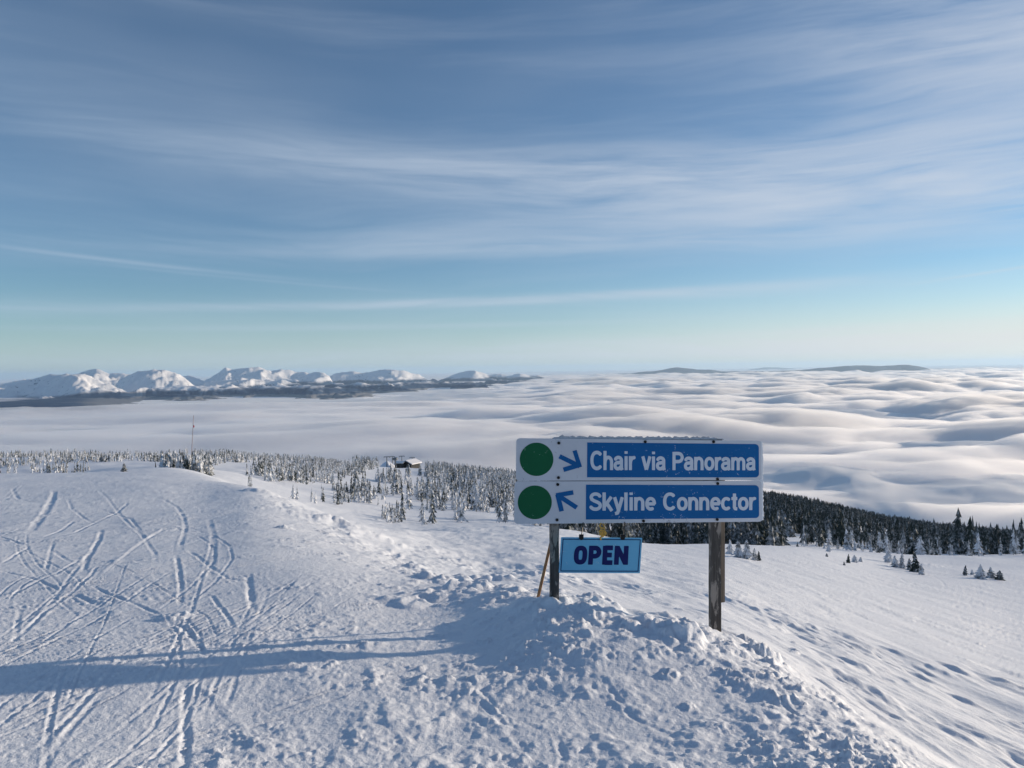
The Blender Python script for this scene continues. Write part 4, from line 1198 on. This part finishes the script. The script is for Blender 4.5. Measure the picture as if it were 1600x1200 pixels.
def glyph_runs(ch, wt, step=1 / 44.0):
    adv, strokes = GL[ch]
    x = np.arange(-.14, adv + .16, step); y = np.arange(-.30, 1.10, step)
    X, Yg = np.meshgrid(x, y); D = np.full(X.shape, 9.0)
    for pl in strokes:
        pl = [np.array(p, float) for p in pl]; closed = np.hypot(*(pl[0] - pl[-1])) < 1e-6
        best = np.full(X.shape, 9.0)
        for k in range(len(pl) - 1):
            a, b = pl[k], pl[k + 1]; e = b - a; L = np.hypot(*e)
            if L < 1e-6: continue
            e = e / L; qx, qy = X - a[0], Yg - a[1]; t = qx * e[0] + qy * e[1]; n_ = np.abs(-qx * e[1] + qy * e[0])
            tc_ = np.clip(t, 0, L); d = np.hypot(t - tc_, n_) - wt / 2
            if k == 0 and not closed: d = np.maximum(d, -t)
            if k == len(pl) - 2 and not closed: d = np.maximum(d, t - L)
            best = np.minimum(best, d)
        D = np.minimum(D, best)
    V, Fc, idx = [], [], {}
    def vid(key, p):
        if key not in idx: idx[key] = len(V); V.append(p)
        return idx[key]
    ny, nx = D.shape
    for j in range(ny - 1):
        run = None
        for i in range(nx - 1):
            c = [(i, j), (i + 1, j), (i + 1, j + 1), (i, j + 1)]; d = [D[q[1], q[0]] for q in c]
            if all(v < 0 for v in d):
                if run is None: run = i
                continue
            if run is not None:
                Fc.append([vid((q, j), (x[q], y[j])) for q in range(run, i + 1)] + [vid((q, j + 1), (x[q], y[j + 1])) for q in range(i, run - 1, -1)]); run = None
            if all(v >= 0 for v in d): continue
            poly = []
            for k in range(4):
                p, q = c[k], c[(k + 1) % 4]; dp, dq = d[k], d[(k + 1) % 4]
                if dp < 0: poly.append(vid(p, (x[p[0]], y[p[1]])))
                if (dp < 0) != (dq < 0):
                    t = dp / (dp - dq); pp, qq = (p, q) if p < q else (q, p); tt = t if p < q else 1 - t
                    poly.append(vid((pp, qq), (x[pp[0]] + tt * (x[qq[0]] - x[pp[0]]), y[pp[1]] + tt * (y[qq[1]] - y[pp[1]]))))
            if len(poly) >= 3: Fc.append(poly)
    return V, Fc, adv
_gc = {}
def put_text(body, quad, out, mat, parent, fn=None, wt=.185, track=0.0, heavy=False):
    """quad: tl, tr, br, bl of the cap-height box (baseline at the bottom)"""
    fn = fn or sp
    lay, pen = [], 0.0
    for ch in body:
        ch = ch + '!' if heavy else ch
        if (ch, wt) not in _gc: _gc[(ch, wt)] = glyph_runs(ch, wt)
        V, Fc, adv = _gc[(ch, wt)]
        if V: lay.append((ch, pen, V, Fc))
        pen += adv + track
    x0 = min(p + min(v[0] for v in V) for _, p, V, _ in lay); x1 = max(p + max(v[0] for v in V) for _, p, V, _ in lay)
    base = parent_world(parent)
    for ch, p, V, Fc in lay:
        vs = []
        for vx, vy in V:
            a = (p + vx - x0) / (x1 - x0); b = 1 - vy
            q = [quad[0][i] * (1 - a) * (1 - b) + quad[1][i] * a * (1 - b) + quad[2][i] * a * b + quad[3][i] * (1 - a) * b for i in (0, 1)]
            vs.append(tuple(base @ fn(q[0], q[1], out)))
        pydata('letter', vs, [tuple(f) for f in Fc], mat, parent)

TH = .012
def board(q, top_row):
    x0, y0, x1, y1 = 0, 0, 1000, 1000
    w_ = q[1][0] - q[0][0]; h_ = q[3][1] - q[0][1]
    rr = rrect(0, 0, w_, h_, [22, 22, 20, 20] if top_row else [20, 24, 24, 20])
    pts = warp4(rr, 0, 0, w_, h_, q)
    o = plate('board', pts, 0, TH, M_WHITE, SIGN); sub(o, SIGN); return o
b1 = board([(97, 90), (1495, 105), (1496, 334), (95, 332)], True)
b2 = board([(88, 335), (1496, 340), (1500, 579), (85, 577)], False)

def disc(cx_, cy_, r_, parent):
    pts = [(cx_ + r_ * math.cos(k / 48 * 6.28318), cy_ + r_ * 1.02 * math.sin(k / 48 * 6.28318)) for k in range(48)]
    return plate('green_disc', pts, .0022, .002, M_GREEN, parent)
disc(209, 210, 93, b1); disc(199, 455, 94, b2)
def panel(q, parent):
    w_ = q[1][0] - q[0][0]; h_ = q[3][1] - q[0][1]
    pts = warp4(rrect(0, 0, w_, h_, [0, 22, 22, 0]), 0, 0, w_, h_, q)
    return plate('blue_panel', pts, .0022, .002, M_BLUE, parent)
panel([(491, 114), (1474, 124), (1475, 319), (490, 314)], b1)
panel([(484, 356), (1474, 365), (1476, 557), (483, 556)], b2)
# arrows: each stroke its own bar, set a hair proud of the last so none are coplanar
def bar(p, q, w_, out, parent):
    p, q = Vector(p), Vector(q); d = (q - p).normalized(); n = Vector((-d.y, d.x)) * w_ / 2
    pts = [tuple(p + n), tuple(q + n), tuple(q - n), tuple(p - n)]
    return plate('arrow_bar', pts, out, .0016, M_BLUE, parent)
bar((336, 193), (450, 250), 26, .0020, b1)
bar((420, 160), (447, 246), 24, .0026, b1)
bar((358, 270), (458, 240), 26, .0032, b1)
bar((432, 487), (330, 418), 26, .0020, b2)
bar((348, 507), (325, 412), 26, .0026, b2)
bar((317, 416), (413, 400), 25, .0032, b2)
put_text('Chair via Panorama', [(508, 161), (1455, 176), (1455, 277), (508, 272)], .0040, M_LETTER, b1)
put_text('Skyline Connector', [(502, 400), (1458, 408), (1458, 510), (502, 505)], .0040, M_LETTER, b2)
def bolt(zx, zy, parent):
    pts = [(zx + 8.5 * math.cos(k / 10 * 6.283), zy + 8.5 * math.sin(k / 10 * 6.283)) for k in range(10)]
    plate('bolt', pts, .008, .008, M_BOLT, parent)
for p_ in ((332, 117), (818, 110), (1210, 110), (330, 315), (1233, 328)): bolt(*p_, b1)
for p_ in ((1234, 353), (326, 354), (322, 556), (808, 567), (1231, 563)): bolt(*p_, b2)
# plywood backing with a crest of rime along its top
M_PLY = make_wood('weathered_plywood', (.10, .09, .085), (.17, .15, .14), (.2, .18, .16))
plate('backing_board', [(305, 93), (1265, 96), (1265, 560), (305, 560)], -TH - .001, .018, M_PLY, SIGN)
vs, fs = [], []
NB = 90
for i in range(NB):
    f_ = i / (NB - 1); zx = 300 + 975 * f_
    hh = (13 + 6 * math.sin(i * 1.7) * math.sin(i * .43) + random.uniform(-3, 3) + 6 * math.exp(-((f_ - .04) / .04) ** 2)) * min(1, f_ * 14 + .2, (1 - f_) * 10 + .15)
    y0 = 93 + 4 * f_
    for (dy, out) in ((2, -TH + .0), (-hh * .75, -TH - .004), (-hh, -TH - .012), (-hh * .7, -TH - .026), (2, -TH - .030)):
        vs.append(tuple(parent_world(SIGN) @ sp(zx, y0 + dy, out)))
for i in range(NB - 1):
    for k in range(4): fs.append((i * 5 + k, i * 5 + 5 + k, i * 5 + 6 + k, i * 5 + 1 + k))
pydata('rime_crest', vs, fs, simple('dirty_rime', (.5, .52, .56), .8, 0, .4, 60), SIGN, True)
# thin rime along the right edges of both boards, where the wind left it
vs, fs = [], []
for i in range(60):
    f_ = i / 59; zy = 110 + 460 * f_; wd = random.uniform(1, 7)
    for (dx_, out) in ((-6, .001), (wd, .002), (wd * 1.2, -.008), (0, -.014)):
        vs.append(tuple(parent_world(SIGN) @ sp(1494 + 4 * f_ + dx_, zy, out)))
for i in range(59):
    for k in range(3): fs.append((i * 4 + k, i * 4 + 1 + k, i * 4 + 5 + k, i * 4 + 4 + k))
pydata('rime_edge', vs, fs, simple('rime', (.8, .82, .86), .8, 0, .1, 60), SIGN, True)

def in_line(zx, out):
    a0, a = sp(zx, 560, 0), sp(zx, 560, out)
    a.x = a0.x * a.y / a0.y; return a
def post(zx0, zx1, zy0, zy1, out, depth, mat, name='post', zl=None):
    """square timber standing behind the boards; runs to zy1 and on into the snow"""
    a = in_line(zx0, out); b = in_line(zx1, out)
    top_ = sp(zx0, zy0, out).z; bot = zp(zx0, zy1, a.y).z
    d = (b - a); d.z = 0; d.normalize(); n = Vector((-d.y, d.x, 0))
    if n.y < 0: n = -n
    wdt = (b - a).length
    # follow the photograph: posts stand plumb in the picture, so lean them with the roll
    leanx = math.tan(ROLL)
    vs = []; segs = 14
    rnd = random.Random(zx0)
    base = parent_world(SIGN)
    for i in range(segs + 1):
        zz = bot - .35 + (top_ - bot + .35) * i / segs
        sh = (a.z - zz) * -leanx
        for (s, t_) in ((0, 0), (1, 0), (1, 1), (0, 1)):
            p = a + d * (wdt * s + rnd.uniform(-.002, .002)) + n * (depth * t_ + rnd.uniform(-.002, .002)) 
            vs.append(tuple(base @ Vector((p.x + sh, p.y, zz))))
    fs = [(i * 4 + k, i * 4 + (k + 1) % 4, i * 4 + 4 + (k + 1) % 4, i * 4 + 4 + k) for i in range(segs) for k in range(4)] + [(3, 2, 1, 0), tuple(segs * 4 + k for k in range(4))]
    return pydata(name, vs, fs, mat, SIGN)
post(288, 334, 100, 1000, -TH - .021, .075, M_POST)
post(1198, 1254, 100, 1150, -TH - .021, .06, M_POST)
# second timber nailed behind the right post, stopping short of the snow
def timber(zx0, zx1, zy0, zy1, out, depth, mat, name, into=0.0):
    a = in_line(zx0, out); b = in_line(zx1, out); base = parent_world(SIGN)
    d = (b - a); d.z = 0; wdt = d.length; d.normalize(); n = Vector((-d.y, d.x, 0)); n = n if n.y > 0 else -n
    zt, zb = sp(zx0, zy0, out).z, zp(zx0, zy1, a.y).z - into
    vs = []
    for zz in (zb, zt):
        sh = (a.z - zz) * -math.tan(ROLL)
        for s, t_ in ((0, 0), (1, 0), (1, 1), (0, 1)):
            p = a + d * wdt * s + n * depth * t_; vs.append(tuple(base @ Vector((p.x + sh, p.y, zz))))
    return pydata(name, vs, [(0, 1, 5, 4), (1, 2, 6, 5), (2, 3, 7, 6), (3, 0, 4, 7), (3, 2, 1, 0), (4, 5, 6, 7)], mat, SIGN)
timber(1226, 1277, 120, 1025, -TH - .084, .045, M_POSTB, 'rear_timber')
timber(1237, 1256, 1030, 1162, -TH - .084, .04, M_POSTB, 'splice_timber', .25)

# leaning stick behind the left post
st0 = zp(226, 972, 6.25); st1 = zp(300, 655, 6.08)
g_ = st0 + (st0 - st1) * .25
so = root('wooden_stick', st0); 
tag(so, 'brown wooden stick leaning against the back of the left sign post', 'stick')
tube('stick', tuple(_pw[so.name] @ g_), tuple(_pw[so.name] @ st1), .014, .012, M_STICK, so, 8)

# ------------------------------------------------------------------ OPEN sign
OY = 5.90
oTL, oTR, oBL = zp(350, 652, OY), zp(813, 655, OY + .03), zp(338, 855, OY - .03)
_OM = Matrix(((350, 652, 1), (813, 655, 1), (338, 855, 1))).inverted()
ON = (oTR - oTL).cross(oTL - oBL).normalized()
if ON.y > 0: ON = -ON
def osp(zx, zy, out=0.0):
    k = (zx, zy, 1); c = [sum(_OM[j][i] * k[j] for j in range(3)) for i in range(3)]
    return oTL * c[0] + oTR * c[1] + oBL * c[2] + ON * out
OPEN = root('open_sign', osp(570, 660))
tag(OPEN, 'light blue OPEN board hanging crooked under the big sign beside the left post', 'open sign')
M_LBLUE = sign_paint('light_blue_board', (.17, .48, .71), (.5, .6, .72), .385, .4)
M_NAVY = sign_paint('navy_letter_paint', (.006, .012, .11), (.1, .2, .4), .28, .4)
q_ = [(352, 652), (813, 656), (797, 858), (338, 855)]
w_, h_ = 460, 204
plate('panel', warp4(rrect(0, 0, w_, h_, 4), 0, 0, w_, h_, q_), 0, .006, M_LBLUE, OPEN, osp)
def inset(k, q): 
    cxx = sum(p[0] for p in q) / 4; cyy_ = sum(p[1] for p in q) / 4
    W_ = abs(q[1][0] - q[0][0]) / 2; H_ = abs(q[3][1] - q[0][1]) / 2
    return [(cxx + (p[0] - cxx) * (1 - k / W_), cyy_ + (p[1] - cyy_) * (1 - k / H_)) for p in q]
qo, qi = inset(9, q_), inset(13.5, q_)
base = parent_world(OPEN)
vs = [tuple(base @ osp(*p, .0015)) for p in qo + qi]
bo = pydata('border_line', vs, [(0, 4, 5, 1), (1, 5, 6, 2), (2, 6, 7, 3), (3, 7, 4, 0)], M_NAVY, OPEN)
md = bo.modifiers.new('thickness', 'SOLIDIFY'); md.thickness = .001; md.offset = 0
put_text('OPEN', [(428, 700), (735, 702), (729, 810), (420, 808)], .002, M_NAVY, OPEN, osp, wt=.25, track=.02, heavy=True)
for hx in (466, 701):
    pts = [(hx - 13, 636), (hx + 13, 636), (hx + 12, 660), (hx + 5, 668), (hx - 6, 668), (hx - 13, 660)]
    plate('clip', pts, .008, .016, M_BOLT, OPEN, osp)
    a, b_ = osp(hx + 2, 640, 0), sp(hx + 3, 570, -.006)
    tube('hanging_wire', tuple(base @ a), tuple(base @ b_), .004, .004, M_BOLT, OPEN, 6)
# yellow cord knotted through the middle
M_YEL = simple('yellow_cord', (.62, .36, .07), .7, 0, .25, 90)
YR = root('yellow_cord', osp(582, 640)); tag(YR, 'yellow cord knotted between the big sign and the OPEN board', 'cord')
rr = random.Random(4)
def cord(pts, r_=.006):
    c = bpy.data.curves.new('cord', 'CURVE'); c.dimensions = '3D'; c.bevel_depth = r_; c.bevel_resolution = 2; c.resolution_u = 6
    s = c.splines.new('BEZIER'); s.bezier_points.add(len(pts) - 1)
    for bp, p in zip(s.bezier_points, pts):
        bp.co = _pw[YR.name] @ p; bp.handle_left_type = bp.handle_right_type = 'AUTO'
    c.materials.append(M_YEL)
    o_ = link(bpy.data.objects.new('cord_curve', c))
    dg = bpy.context.evaluated_depsgraph_get(); dg.update()
    me_ = bpy.data.meshes.new_from_object(o_.evaluated_get(dg)); bpy.data.objects.remove(o_)
    o = link(bpy.data.objects.new('cord_strand', me_)); o.parent = YR
cord([osp(578, 570, .008), osp(570, 590, .016), osp(596, 606, .02), osp(566, 618, .022), osp(600, 626, .018), osp(568, 634, .022), osp(592, 642, .016), osp(574, 652, .010), osp(577, 668, .006)])
cord([osp(588, 574, .004), osp(594, 596, .012), osp(574, 604, .022), osp(598, 616, .024), osp(604, 634, .014), osp(586, 640, .018), osp(578, 628, .024), osp(590, 612, .02)], .005)
print('built')
